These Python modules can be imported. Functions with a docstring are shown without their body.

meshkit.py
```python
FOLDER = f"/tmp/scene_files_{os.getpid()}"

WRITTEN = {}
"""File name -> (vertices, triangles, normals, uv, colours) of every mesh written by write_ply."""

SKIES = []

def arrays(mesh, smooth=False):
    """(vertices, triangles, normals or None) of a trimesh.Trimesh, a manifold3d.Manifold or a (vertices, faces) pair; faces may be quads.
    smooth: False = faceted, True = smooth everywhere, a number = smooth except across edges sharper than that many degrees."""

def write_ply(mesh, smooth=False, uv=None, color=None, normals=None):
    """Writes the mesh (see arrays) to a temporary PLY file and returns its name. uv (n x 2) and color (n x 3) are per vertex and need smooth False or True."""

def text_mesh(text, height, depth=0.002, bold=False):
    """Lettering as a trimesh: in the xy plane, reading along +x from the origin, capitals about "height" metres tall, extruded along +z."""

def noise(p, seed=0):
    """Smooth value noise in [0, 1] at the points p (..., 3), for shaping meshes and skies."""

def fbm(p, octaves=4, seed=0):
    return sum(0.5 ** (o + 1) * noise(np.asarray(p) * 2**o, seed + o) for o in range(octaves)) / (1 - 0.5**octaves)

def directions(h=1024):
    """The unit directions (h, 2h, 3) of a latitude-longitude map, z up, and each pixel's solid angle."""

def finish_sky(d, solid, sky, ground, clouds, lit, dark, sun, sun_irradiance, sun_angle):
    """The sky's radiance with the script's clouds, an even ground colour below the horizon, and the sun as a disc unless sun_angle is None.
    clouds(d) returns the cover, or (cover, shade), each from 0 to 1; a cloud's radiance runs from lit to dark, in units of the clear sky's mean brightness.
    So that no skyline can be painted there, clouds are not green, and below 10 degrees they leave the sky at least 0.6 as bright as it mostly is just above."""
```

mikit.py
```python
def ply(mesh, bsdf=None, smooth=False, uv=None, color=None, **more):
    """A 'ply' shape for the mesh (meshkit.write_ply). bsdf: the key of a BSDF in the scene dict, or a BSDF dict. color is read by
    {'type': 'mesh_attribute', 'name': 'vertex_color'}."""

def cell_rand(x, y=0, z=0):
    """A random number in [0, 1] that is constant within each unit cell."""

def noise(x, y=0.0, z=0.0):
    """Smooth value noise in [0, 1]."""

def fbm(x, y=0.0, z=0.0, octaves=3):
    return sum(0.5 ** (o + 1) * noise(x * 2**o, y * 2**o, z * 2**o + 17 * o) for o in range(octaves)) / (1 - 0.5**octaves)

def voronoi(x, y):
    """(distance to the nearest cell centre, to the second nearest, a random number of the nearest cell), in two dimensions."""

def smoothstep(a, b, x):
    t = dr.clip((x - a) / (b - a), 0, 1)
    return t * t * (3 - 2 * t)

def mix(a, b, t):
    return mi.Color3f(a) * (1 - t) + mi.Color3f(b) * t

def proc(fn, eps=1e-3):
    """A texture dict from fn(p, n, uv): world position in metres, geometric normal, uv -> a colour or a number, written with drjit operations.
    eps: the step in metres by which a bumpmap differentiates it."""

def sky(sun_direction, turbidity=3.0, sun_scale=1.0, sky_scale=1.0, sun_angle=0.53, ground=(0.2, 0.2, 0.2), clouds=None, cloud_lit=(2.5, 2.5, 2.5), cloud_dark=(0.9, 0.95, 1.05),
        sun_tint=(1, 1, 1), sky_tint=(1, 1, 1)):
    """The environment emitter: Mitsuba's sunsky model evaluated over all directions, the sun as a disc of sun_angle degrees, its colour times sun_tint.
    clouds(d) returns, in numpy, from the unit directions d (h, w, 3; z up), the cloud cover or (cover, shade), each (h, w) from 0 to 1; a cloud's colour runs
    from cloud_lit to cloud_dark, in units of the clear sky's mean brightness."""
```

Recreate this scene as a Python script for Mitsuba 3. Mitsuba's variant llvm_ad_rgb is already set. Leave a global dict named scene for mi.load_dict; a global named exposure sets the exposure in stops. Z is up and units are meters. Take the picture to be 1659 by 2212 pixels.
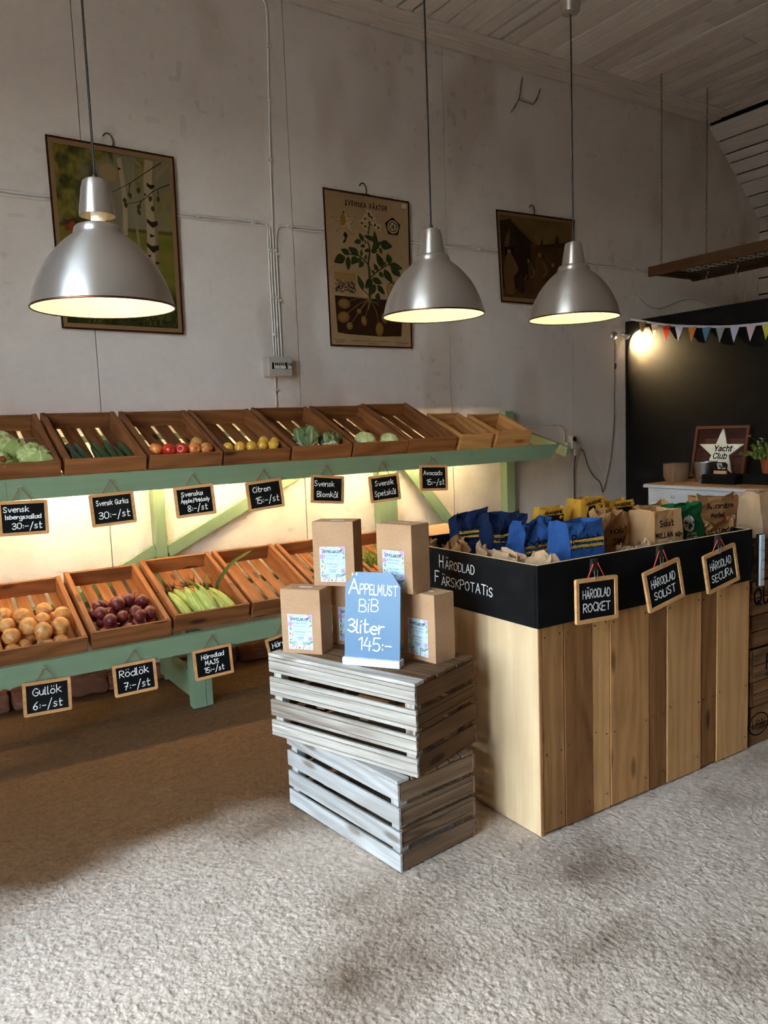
import math
import numpy as np
import trimesh
import drjit as dr
import mitsuba as mi
import shapely.geometry as sg
import shapely.affinity as sa
from shapely import union_all
import meshkit, mikit
from mikit import noise, fbm, voronoi, cell_rand, smoothstep, mix

rng = np.random.default_rng(7)
T = mi.ScalarTransform4f
scene, labels = {'type': 'scene'}, {}

# ------------------------------------------------------------------ camera, daylight, exposure
exposure = 1.25
FWD, UP = (0.53788, 0.83628, -0.10635), (0.08911, 0.06904, 0.99363)
scene['camera'] = {'type': 'perspective', 'fov': math.degrees(2 * math.atan(829.5 / 1690.0)), 'fov_axis': 'x', 'near_clip': 0.05, 'far_clip': 100.0,
                   'to_world': T().look_at(origin=[0, 0, 1.5], target=[FWD[0], FWD[1], 1.5 + FWD[2]], up=UP)}
SKY_SCALE = 40.0
scene['daylight'] = mikit.sky([-0.30, 0.30, 0.91], turbidity=4.0, sun_scale=0.0, sky_scale=SKY_SCALE, ground=(0.34, 0.33, 0.31), sky_tint=(1.12, 1.0, 0.83))
LAMP, TUBE, SPOT = 24.0, 58.0, 16.0          # radiance of the pendant bulbs, of the tube under the shelf, intensity of the wall spot

# ------------------------------------------------------------------ helpers
def lin(r, g, b):
    c = np.array([r, g, b]) / 255.0
    return np.where(c < 0.04045, c / 12.92, ((c + 0.055) / 1.055) ** 2.4)

def C3(r, g, b): return mi.Color3f(*[float(x) for x in lin(r, g, b)])

def numbered(base):
    if base not in used:
        used.add(base); return base
    i = 1
    while f'{base}_{i:03d}' in used: i += 1
    k = f'{base}_{i:03d}'; used.add(k); return k
used = set()

class G:                                    # a plain geometry: vertices, triangles, uv, colours
    def __init__(s, v, f, uv=None, c=None):
        s.v, s.f = np.asarray(v, float).reshape(-1, 3), np.asarray(f, int).reshape(-1, 3)
        s.uv = None if uv is None else np.asarray(uv, float)
        s.c = None if c is None else np.broadcast_to(np.asarray(c, float), (len(s.v), 3)).copy()
    def tf(s, m):
        m = np.asarray(m, float); return G(s.v @ m[:3, :3].T + m[:3, 3], s.f if np.linalg.det(m[:3, :3]) > 0 else s.f[:, ::-1], s.uv, s.c)
    def mv(s, x, y, z): return G(s.v + [x, y, z], s.f, s.uv, s.c)
    def col(s, c): return G(s.v, s.f, s.uv, c)

def cat(gs):
    gs = [g for g in gs if len(g.v)]
    n = np.cumsum([0] + [len(g.v) for g in gs])
    uv = np.vstack([g.uv if g.uv is not None else np.zeros((len(g.v), 2)) for g in gs]) if any(g.uv is not None for g in gs) else None
    c = np.vstack([g.c if g.c is not None else np.ones((len(g.v), 3)) for g in gs]) if any(g.c is not None for g in gs) else None
    return G(np.vstack([g.v for g in gs]), np.vstack([g.f + o for g, o in zip(gs, n)]), uv, c)

def shape(g, bsdf, smooth=False, **more):
    if smooth not in (False, True) and (g.uv is not None or g.c is not None): smooth = True
    return mikit.ply((g.v, g.f), bsdf, smooth=smooth, uv=g.uv, color=g.c, **more)

def M(*ms):
    out = np.eye(4)
    for m in ms: out = out @ m
    return out
def tr(x, y, z): m = np.eye(4); m[:3, 3] = x, y, z; return m
def rot(axis, deg):
    return trimesh.transformations.rotation_matrix(math.radians(deg), dict(x=[1, 0, 0], y=[0, 1, 0], z=[0, 0, 1]).get(axis, axis) if isinstance(axis, str) else axis)
def scl(x, y=None, z=None): return np.diag([x, x if y is None else y, x if z is None else z, 1.0])
def frame(o, ex, ez):                       # ex along the thing's x, ez up; y completes
    ex = np.array(ex, float); ex /= np.linalg.norm(ex); ez = np.array(ez, float); ez -= ex * (ex @ ez); ez /= np.linalg.norm(ez)
    m = np.eye(4); m[:3, 0], m[:3, 1], m[:3, 2], m[:3, 3] = ex, np.cross(ez, ex), ez, o; return m

def tag(k, label=None, cat_=None, group=None, kind=None):
    d = labels.setdefault(k, {})
    for a, b in (('label', label), ('category', cat_), ('group', group), ('kind', kind)):
        if b: d[a] = b
    return k
def thing(name, label, cat_, group=None): return tag(numbered(name), label, cat_, group)
def put(name, what, bsdf=None, parent=None, smooth=False, m=None, label=None, cat_=None, group=None, kind=None, **more):
    k = numbered(f'{parent}__{name}' if parent else name)
    d = dict(what) if isinstance(what, dict) else shape(what, bsdf, smooth, **more)
    if m is not None: d['to_world'] = T(np.asarray(m).tolist())
    scene[k] = d
    if label or cat_ or group or kind: tag(k, label, cat_, group, kind)
    return k

_ids = iter(range(1, 10**6))
def box(x0, x1, y0, y1, z0, z1, wood=0, c=0.0015, axis=None, bid=None, color=None):
    """A chamfered board; uv.x = 10 * (kind * 100 + number) + 5 + place along the grain, uv.y = place across."""
    lo, hi = np.array([x0, y0, z0], float), np.array([x1, y1, z1], float)
    ctr, h = (lo + hi) / 2, (hi - lo) / 2
    c = min(c, 0.45 * h.min())
    V = {}
    pts = []
    for s in np.ndindex(2, 2, 2):
        sg_ = np.array(s) * 2 - 1
        for a in range(3):
            p = sg_ * (h - c); p[a] = sg_[a] * h[a]
            V[(s, a)] = len(pts); pts.append(p)
    faces = []
    for a in range(3):
        b, d = [i for i in range(3) if i != a]
        for s in (0, 1):
            q = []
            for (i, j) in ((0, 0), (1, 0), (1, 1), (0, 1)):
                k = [0, 0, 0]; k[a], k[b], k[d] = s, i, j; q.append(V[(tuple(k), a)])
            faces.append(q)
    for a in range(3):                      # edges along a
        b, d = [i for i in range(3) if i != a]
        for i in (0, 1):
            for j in (0, 1):
                k0 = [0, 0, 0]; k0[b], k0[d] = i, j; k1 = list(k0); k1[a] = 1
                faces.append([V[(tuple(k0), b)], V[(tuple(k1), b)], V[(tuple(k1), d)], V[(tuple(k0), d)]])
    for s in np.ndindex(2, 2, 2): faces.append([V[(s, 0)], V[(s, 1)], V[(s, 2)]])
    pts = np.array(pts)
    L = int(np.argmax(h)) if axis is None else axis
    n_id = (next(_ids) if bid is None else bid) % 100
    v, uv = [], []
    for q in faces:
        p = pts[q]; n = np.cross(p[1] - p[0], p[2] - p[0])
        if n @ p.mean(0) < 0: p = p[::-1]; n = -n
        tri = [p[0], p[1], p[2]] + ([p[0], p[2], p[3]] if len(p) == 4 else [])
        a = int(np.argmax(np.abs(n)))
        o = [i for i in range(3) if i not in (L, a)][-1]
        for t in tri:
            v.append(t + ctr); uv.append([10 * (wood * 100 + n_id) + 5 + (t[L] if a != L else t[o] * 0.2 + 1.7), t[o] + 0.31 * a + (0 if n[a] > 0 else 0.17)])
    return G(v, np.arange(len(v)).reshape(-1, 3), uv, color)

def tube(pts, r, sides=8, color=None, cap=True, spline=0):
    p = np.asarray(pts, float)
    if spline:
        p = crom(p, spline)
    r = np.broadcast_to(r, (len(p),)) if np.ndim(r) else np.full(len(p), r)
    t = np.gradient(p, axis=0); t /= np.linalg.norm(t, axis=1, keepdims=True) + 1e-12
    a = np.cross(t[0], [0, 0, 1.0]) if abs(t[0][2]) < 0.9 else np.cross(t[0], [1.0, 0, 0])
    fr = []
    for k in range(len(p)):
        a = a - t[k] * (a @ t[k]); a /= np.linalg.norm(a) + 1e-12; fr.append(a)
    a = np.array(fr); b = np.cross(t, a); g = np.arange(sides) * 2 * np.pi / sides
    v = (p[:, None] + r[:, None, None] * (np.cos(g)[None, :, None] * a[:, None] + np.sin(g)[None, :, None] * b[:, None])).reshape(-1, 3)
    i, j = np.meshgrid(np.arange(len(p) - 1), np.arange(sides), indexing='ij')
    q = np.stack([i * sides + j, i * sides + (j + 1) % sides, (i + 1) * sides + (j + 1) % sides, (i + 1) * sides + j], -1).reshape(-1, 4)
    f = [q[:, [0, 1, 2]], q[:, [0, 2, 3]]]
    if cap:
        n = len(v); v = np.vstack([v, p[:1], p[-1:]]); k = np.arange(sides)
        f += [np.stack([(k + 1) % sides, k, 0 * k + n], 1), np.stack([n - sides + k, n - sides + (k + 1) % sides, 0 * k + n + 1], 1)]
    return G(v, np.vstack(f), None, color)

def crom(p, n=6, closed=False):
    p = np.asarray(p, float)
    q = np.vstack([p[-2:-1], p, p[1:2]]) if closed else np.vstack([2 * p[:1] - p[1:2], p, 2 * p[-1:] - p[-2:-1]])
    out = []
    for i in range(1, len(q) - 2):
        for t in np.arange(n) / n:
            a, b, c, d = q[i - 1], q[i], q[i + 1], q[i + 2]
            out.append(0.5 * (2 * b + (c - a) * t + (2 * a - 5 * b + 4 * c - d) * t * t + (3 * b - a - 3 * c + d) * t ** 3))
    return np.array(out + [q[-2]])

def lathe(prof, seg=48, color=None, swap=False):
    p = np.asarray(prof, float); n = len(p); g = np.arange(seg + 1) * 2 * np.pi / seg
    v = np.stack([p[:, None, 0] * np.cos(g), p[:, None, 0] * np.sin(g), np.repeat(p[:, 1:2], seg + 1, 1)], -1).reshape(-1, 3)
    i, j = np.meshgrid(np.arange(n - 1), np.arange(seg), indexing='ij'); w = seg + 1
    q = np.stack([i * w + j, i * w + j + 1, (i + 1) * w + j + 1, (i + 1) * w + j], -1).reshape(-1, 4)
    s = np.concatenate([[0], np.cumsum(np.linalg.norm(np.diff(p, axis=0), axis=1))])
    uv = np.stack([np.repeat(s, w), np.tile(g / (2 * np.pi), n)], 1)
    c = None if color is None else (np.repeat(np.asarray(color, float), w, 0) if np.ndim(color) == 2 else color)
    return G(v, np.vstack([q[:, [0, 1, 2]], q[:, [0, 2, 3]]]), uv, c)

def grid(P, color=None, uv=None, closed=False):
    """P (n, m, 3): a sheet."""
    n, m = P.shape[:2]; i, j = np.meshgrid(np.arange(n - 1), np.arange(m if closed else m - 1), indexing='ij')
    q = np.stack([i * m + j, i * m + (j + 1) % m, (i + 1) * m + (j + 1) % m, (i + 1) * m + j], -1).reshape(-1, 4)
    return G(P.reshape(-1, 3), np.vstack([q[:, [0, 1, 2]], q[:, [0, 2, 3]]]), uv, None if color is None else (color.reshape(-1, 3) if np.ndim(color) == 3 else color))

def flat(poly, z=0.0, t=0.0006, color=None):
    """A shapely area in x, y as a thin plate from z to z + t."""
    out = []
    for g in getattr(poly, 'geoms', [poly]):
        if g.geom_type == 'Polygon' and g.area > 1e-9:
            e = trimesh.creation.extrude_polygon(g, t, engine='earcut'); out.append(G(e.vertices + [0, 0, z], e.faces))
    g = cat(out)
    return g if color is None else g.col(color)

STAND = np.array([[1, 0, 0, 0], [0, 0, -1, 0], [0, 1, 0, 0], [0, 0, 0, 1.0]])   # x, y drawing -> x, z upright, its front towards -y

# ------------------------------------------------------------------ a hand's lettering: strokes, '~' marks a curve; points in base 36, baseline 6, capitals 14 high
GL = {'A': (10, '06 5k a6|2b 8b'), 'B': (9, '0k 06|~0k 5k 8h 6e 0d|~0d 7c 99 66 06'), 'C': (9, '~9i 5k 1g 0d 1a 56 98'), 'D': (9, '0k 06|~0k 5k 9g 9a 56 06'), 'E': (8, '8k 0k 06 86|0d 7d'),
      'F': (8, '9k 0k 06|0d 7d'), 'G': (9, '~9i 5k 1g 0d 19 56 98 9c|5c 9c'), 'H': (9, '0k 06|9k 96|0d 9d'), 'I': (1, '0k 06'), 'J': (7, '2k 8k|~6k 69 46 16 09'), 'K': (8, '0k 06|8k 0c|2d 96'), 'L': (7, '0k 06 76'),
      'M': (11, '06 1k 5a 9k a6'), 'N': (9, '06 0k 96 9k'), 'O': (10, '~5k 1h 0d 19 56 99 ad 9h 5k'), 'P': (9, '0k 06|~0k 6k 9h 7e 0c'), 'R': (9, '0k 06|~0k 6k 9h 7e 0c|3c 96'), 'S': (9, '~8i 5k 1i 2e 6c 89 56 08'),
      'T': (10, '0k ak|5k 56'), 'U': (9, '~0k 0b 26 66 9b 9k'), 'V': (10, '0k 56 ak'), 'X': (9, '0k 96|9k 06'), 'Y': (10, '0k 5d 56|ak 5d'), 'W': (13, '0k 36 6f 96 dk'), 'Q': (10, '~5k 1h 0d 19 56 99 ad 9h 5k|69 a5'),
      'a': (8, '~8d 5f 1d 0a 26 56 8a|8f 87 96'), 'b': (8, '0k 06|~0c 4f 8d 89 46 08'), 'c': (7, '~7e 4f 0c 09 46 77'), 'd': (8, '~8d 4f 0c 09 46 89|8k 86'), 'e': (8, '~0b 8b 7e 4f 0c 09 46 77'), 'f': (6, '~6j 4k 2h 26|0f 5f'),
      'g': (8, '~8d 4f 0c 09 46 89|~8f 82 40 02'), 'h': (7, '0k 06|~0c 4f 7d 76'), 'i': (1, '0f 06|0j 1k'), 'k': (7, '0k 06|7f 0a|2b 86'), 'l': (2, '~0k 07 26'), 'm': (12, '0f 06|~0c 3f 6d 66|~6c 9f cd c6'), 'n': (7, '0f 06|~0c 4f 7d 76'),
      'o': (8, '~4f 1d 0a 18 46 78 8a 7d 4f'), 'p': (8, '0f 00|~0c 4f 8d 89 46 08'), 'r': (6, '0f 06|~0b 3e 6e'), 's': (7, '~6e 3f 1d 2b 5a 68 36 07'), 't': (6, '~2k 28 36 67|0f 6f'), 'u': (7, '~0f 09 26 56 7a|7f 76'), 'v': (8, '0f 46 8f'),
      'x': (7, '0f 76|7f 06'), 'y': (8, '0f 47|8f 10'), 'w': (11, '0f 36 5d 86 bf'),
      '0': (9, '~5k 1i 0d 18 46 88 9d 8i 4k'), '1': (4, '0h 4k 46'), '2': (8, '~0i 4k 8h 6c 06|06 86'), '3': (8, '~0i 4k 8h 5e 2d 5d 9a 56 08'), '4': (9, '4k 0b 9b|7g 76'), '5': (8, '8k 1k 0d|~0d 5e 8a 56 07'), '6': (8, '~7k 2f 09 46 79 6c 3d 09'),
      '7': (8, '0k 8k 36|2d 7d'), '8': (8, '~4d 0h 4k 8h 4d 09 46 89 4d'), '9': (8, '~8h 4k 0h 3d 8g 66'), ':': (2, '1d 1e|18 19'), '-': (7, '0c 7c'), '/': (7, '02 7m'), ',': (2, '17 04'), '.': (1, '06 16'), ' ': (5, '')}
for a, b, y in (('Ä', 'A', 24), ('Å', 'A', 23), ('Ö', 'O', 24), ('ä', 'a', 19), ('å', 'a', 19), ('ö', 'o', 19)):
    w, s = GL[b]; x = w / 2
    GL[a] = (w, s, [[(x - 2.2, y), (x - 2.2, y + 1)], [(x + 2.2, y), (x + 2.2, y + 1)]] if a not in 'Åå' else [[(x + 1.5 * math.cos(t), y + 1 + 1.5 * math.sin(t)) for t in np.linspace(0, 6.3, 9)]])
def lettering(text, h, pen, seed=0, gap=3.6, slant=0.04):
    """The words as one shapely area, from (0, 0) on the baseline."""
    r = np.random.default_rng(seed + len(text)); x, out, k = 0.0, [], h / 14.0
    for ch in text:
        gl = GL.get(ch) or GL[' ']
        dy, sc = r.normal(0, 0.35), 1 + r.normal(0, 0.03)
        lines = []
        for s in gl[1].split('|'):
            if not s: continue
            c = s.startswith('~'); p = np.array([(int(q[0], 36), int(q[1], 36) - 6) for q in s.lstrip('~').split()], float)
            lines.append(crom(p, 5) if c else p)
        lines += [np.array(q, float) - [0, 6] for q in (gl[2] if len(gl) > 2 else [])]
        for p in lines:
            p = np.stack([x + p[:, 0] * sc + p[:, 1] * slant, p[:, 1] * sc + dy], 1) * k
            out.append(sg.LineString(p).buffer(pen / 2, quad_segs=2))
        x += gl[0] * sc + gap
    return union_all(out).simplify(pen * 0.06), x * k
def words(lines, pen, seed=0, fit=None, **kw):
    """lines: (text, x, y, height[, pen]); centred on x."""
    out = []
    for i, l in enumerate(lines):
        s, w = lettering(l[0], l[3], l[4] if len(l) > 4 else pen, seed + i * 7, **kw); b = s.bounds
        if fit and b[2] - b[0] > fit: s = sa.scale(s, fit / (b[2] - b[0]), 1, origin=(b[0], 0)); b = s.bounds
        out.append(sa.translate(s, l[1] - (b[0] + b[2]) / 2, l[2]))
    return union_all(out)

# ------------------------------------------------------------------ materials
#        light            dark            board spread, line contrast, knots
WOOD = [((148, 92, 50), (76, 40, 19), 0.28, 0.75, 1),       # 0 vegetable crates
        ((194, 184, 168), (116, 100, 84), 0.18, 0.90, 1),     # 1 weathered grey crate
        ((186, 134, 82), (112, 72, 38), 0.30, 0.62, 1),      # 2 counter planks
        ((214, 182, 138), (184, 148, 104), 0.06, 0.6, 0),    # 3 plywood
        ((218, 164, 106), (178, 118, 66), 0.12, 0.6, 0),     # 4 pine slips
        ((150, 104, 66), (66, 42, 25), 0.35, 0.9, 1),         # 5 old dark crates
        ((120, 139, 106), (108, 127, 95), 0.03, 0.4, 0),    # 6 green paint
        ((24, 22, 21), (17, 15, 14), 0.05, 0.5, 0),          # 7 black paint
        ((226, 212, 196), (190, 170, 150), 0.30, 0.45, 0),     # 8 whitewashed ceiling boards
        ((226, 232, 234), (216, 222, 224), 0.02, 0.3, 0),    # 9 white paint
        ((66, 29, 18), (45, 19, 12), 0.10, 0.7, 0),          # 10 red-brown stain
        ((86, 56, 33), (52, 32, 18), 0.10, 0.7, 0),         # 11 rack
        ((204, 146, 84), (146, 92, 46), 0.16, 0.8, 1),       # 12 small pine boxes
        ((182, 178, 170), (128, 118, 106), 0.12, 0.80, 1),       
        ((116, 84, 55), (62, 42, 26), 0.15, 0.9, 1),        # 14 upper crate ends: aged brown, with that side's shade painted in
        ((210, 158, 100), (152, 102, 58), 0.12, 0.55, 1),    # 15 light counter plank
        ((146, 98, 56), (78, 47, 24), 0.15, 0.62, 1),         # 16 dark counter plank
        ((138, 112, 86), (80, 60, 42), 0.15, 0.9, 1)]       # 17 lower crate ends: brown-grey, darkened to hold that side's shade
def wood_fn(p, n, uv):
    i = dr.floor(uv.x / 10.0); a = uv.x - 10.0 * i - 5.0; b = uv.y; kind = dr.floor(i / 100.0)
    r1, r2, r3 = cell_rand(i, 7), cell_rand(i, 13), cell_rand(i, 29)
    light, dark, spread, con, kn = mi.Color3f(0), mi.Color3f(0), mi.Float(0), mi.Float(0), mi.Float(0)
    for k, w in enumerate(WOOD):
        on = dr.abs(kind - k) < 0.5
        light = dr.select(on, C3(*w[0]), light); dark = dr.select(on, C3(*w[1]), dark)
        spread = dr.select(on, w[2], spread); con = dr.select(on, w[3], con); kn = dr.select(on, float(w[4]), kn)
    warp = fbm(a * 1.7 + r1 * 40, b * 8 + r2 * 40, r3 * 9)
    w2 = noise(a * 0.9 + r3 * 60, b * 5 + r1 * 20)
    lines = 0.5 + 0.5 * dr.sin(6.2832 * (b * (7 + 16 * r3) + warp * 2.6 + w2 * 3.0))
    fine = noise(a * 9 + r2 * 90, b * 320 + r1 * 50)
    d1, d2, cr = voronoi(a * 2.4 + r1 * 60, b * 8.0 + r2 * 60)
    knot = smoothstep(0.16, 0.04, d1) * smoothstep(0.62, 0.66, cr) * kn
    blotch = smoothstep(0.35, 0.75, fbm(a * 3 + r3 * 70, b * 6 + r1 * 30, noise(p.x * 1.3, p.y * 1.3, p.z * 1.3) * 3))
    t = dr.clip(con * (0.42 * lines + 0.38 * fine + 0.35 * blotch) + 0.75 * knot + (r1 - 0.5) * spread, 0, 1.1)
    tone = 1.0 + spread * (r2 - 0.5) * 1.1
    return mix(light, dark, t) * tone
def wood_bump(p, n, uv):
    i = dr.floor(uv.x / 10.0); a = uv.x - 10.0 * i
    return noise(a * 12, uv.y * 260) * 0.6 + noise(a * 5, uv.y * 60 + i) * 0.4

def plaster_fn(p, n, uv):
    q = fbm(p.x * 1.1, p.z * 1.1, 3.0, 4); s = noise(p.x * 42, p.z * 42, p.y * 42)
    stain = smoothstep(0.60, 0.80, fbm(p.x * 2.2 + 9, p.z * 0.9 + 4, 1.0))
    c = mix(C3(228, 215, 202), C3(202, 186, 170), dr.clip(q * 0.9 + stain * 0.5, 0, 1))
    crumb = smoothstep(0.80, 0.88, noise(p.x * 19, p.z * 19, 5.0)) * 3 * smoothstep(0.4, 0.7, q)
    c = mix(c, C3(150, 128, 108), 0.10 * stain)
    return c * (0.95 + 0.07 * s) * (1 - 0.05 * crumb)
def plaster_bump(p, n, uv):
    return fbm(p.x * 26, p.z * 26, p.y * 26) * 0.7 + noise(p.x * 110, p.z * 110, p.y * 110) * 0.3

def floor_fn(p, n, uv):
    big = fbm(p.x * 0.55 + 3.1, p.y * 0.8 + 8.2, 0.0, 4); mid = fbm(p.x * 2.6, p.y * 3.4, 2.0, 3)
    brown_mix = smoothstep(0.42, 0.80, big * 0.62 + mid * 0.38 + 0.46 * smoothstep(2.3, 3.2, p.y) - 0.12)  # brown dirt patches at random, and browner towards the poster wall
    streak = noise(p.x * 9 + p.y * 3, p.y * 60 - p.x * 16)
    fine = noise(p.x * 240, p.y * 240, 4.0)
    d1, d2, dc = voronoi(p.x * 9 + 2 * mid, p.y * 9 + 2 * big); pit = 0.6 * smoothstep(0.10, 0.04, d1) * smoothstep(0.93, 0.95, dc)
    crack = mi.Float(0)
    stain = smoothstep(0.70, 0.80, fbm(p.x * 1.9 + 40, p.y * 1.9 + 11, 1.0))
    c = mix(C3(204, 183, 160), C3(98, 72, 48), brown_mix)
    c = mix(c, C3(92, 68, 46), 0.25 * stain)
    g = 0.50 + 0.42 * fbm(p.x * 70 + 0.3 * streak, p.y * 70, 1.0, 3) + 0.30 * fine + 0.12 * streak
    return c * g * (1 - 0.6 * pit) * (1 - 0.25 * crack)
def floor_bump(p, n, uv):
    return fbm(p.x * 80, p.y * 80, 1.0, 3) + 0.30 * noise(p.x * 26, p.y * 26)

def kraft_fn(p, n, uv):
    s = noise(p.x * 130, p.y * 130, p.z * 130); w = noise(p.x * 14, p.y * 14, p.z * 14)
    return mix(C3(186, 146, 108), C3(160, 118, 80), 0.3 * s + 0.5 * w)
def paint_dust(p, n, uv):                   # the slates and the black box: chalk dust in the paint
    s = fbm(p.x * 5, p.y * 5, p.z * 7); f = noise(p.x * 90, p.y * 90, p.z * 14)
    return mix(C3(13, 12, 11), C3(30, 27, 25), smoothstep(0.45, 0.9, s) * (0.5 + 0.5 * f))

def two(d): return {'type': 'twosided', 'bsdf': d}
def principled(col, rough, spec=0.4, **k): return {'type': 'principled', 'base_color': col, 'roughness': rough, 'specular': spec, **k}
def rgb(r, g, b): return {'type': 'rgb', 'value': [float(x) for x in lin(r, g, b)]}
VC = {'type': 'mesh_attribute', 'name': 'vertex_color'}
B = scene
B['wood'] = two(principled(mikit.proc(wood_fn), 0.62, 0.3))
B['wood_rough'] = two({'type': 'bumpmap', 'arbitrary': mikit.proc(wood_bump, 0.0012), 'scale': 0.0012, 'bsdf': principled(mikit.proc(wood_fn), 0.75, 0.2)})
B['paint'] = two(principled(mikit.proc(wood_fn), 0.42, 0.4))
B['plaster'] = two({'type': 'bumpmap', 'arbitrary': mikit.proc(plaster_bump, 0.003), 'scale': 0.010, 'bsdf': {'type': 'diffuse', 'reflectance': mikit.proc(plaster_fn)}})
B['concrete'] = two({'type': 'bumpmap', 'arbitrary': mikit.proc(floor_bump, 0.002), 'scale': 0.0060, 'bsdf': principled(mikit.proc(floor_fn), 0.8, 0.12)})
B['kraft'] = two(principled(mikit.proc(kraft_fn), 0.7, 0.25))
B['slate'] = two(principled(mikit.proc(paint_dust), 0.75, 0.12))
B['matte'] = two({'type': 'diffuse', 'reflectance': VC})
B['satin'] = two(principled(VC, 0.5, 0.4))
B['gloss'] = two(principled(VC, 0.28, 0.5))
B['skin'] = two(principled(VC, 0.42, 0.4))
B['leaf'] = {'type': 'principledthin', 'base_color': VC, 'roughness': 0.5, 'spec_trans': 0.0, 'diff_trans': 0.5}
B['paper'] = {'type': 'principledthin', 'base_color': VC, 'roughness': 0.65, 'spec_trans': 0.0, 'diff_trans': 0.35}
B['chalk'] = two({'type': 'diffuse', 'reflectance': rgb(240, 238, 230)})
B['steel'] = two({'type': 'roughconductor', 'material': 'Al', 'alpha': 0.22})
B['brushed'] = two(principled(rgb(202, 190, 176), 0.38, 0.5, metallic=0.85, anisotropic=0.8))
B['enamel'] = two(principled(rgb(238, 232, 214), 0.35, 0.5))
B['blackboard_sky_blue'] = two(principled(rgb(60, 102, 132), 0.3, 0.4))  # black easel board: the blue sky reflection is painted into its colour
def vput(name, g, col, bsdf='matte', **k):
    return put(name, g.col(col if np.ndim(col) and len(np.shape(col)) > 0 else col), bsdf, **k)

# ------------------------------------------------------------------ the room
WX0, WX1, WY0, WY1, CZ = -1.1, 7.78, -2.6, 4.8, 4.27
def structure(name, g, bsdf, **k): return put(name, g, bsdf, kind='structure', **k)
def floor_mesh():
    xs, ys = np.linspace(WX0 - 0.3, WX1 + 0.3, 260), np.linspace(WY0 - 0.3, WY1 + 0.3, 200)
    X, Y = np.meshgrid(xs, ys, indexing='xy'); P = np.stack([X, Y, 0 * X], -1)
    z = meshkit.fbm(P * [1.6, 1.6, 1], 4, seed=3) - 0.5
    P[..., 2] = -0.004 + 0.010 * np.minimum(z, 0.0)
    return grid(P)
structure('floor', floor_mesh(), 'concrete', smooth=True)
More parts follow.
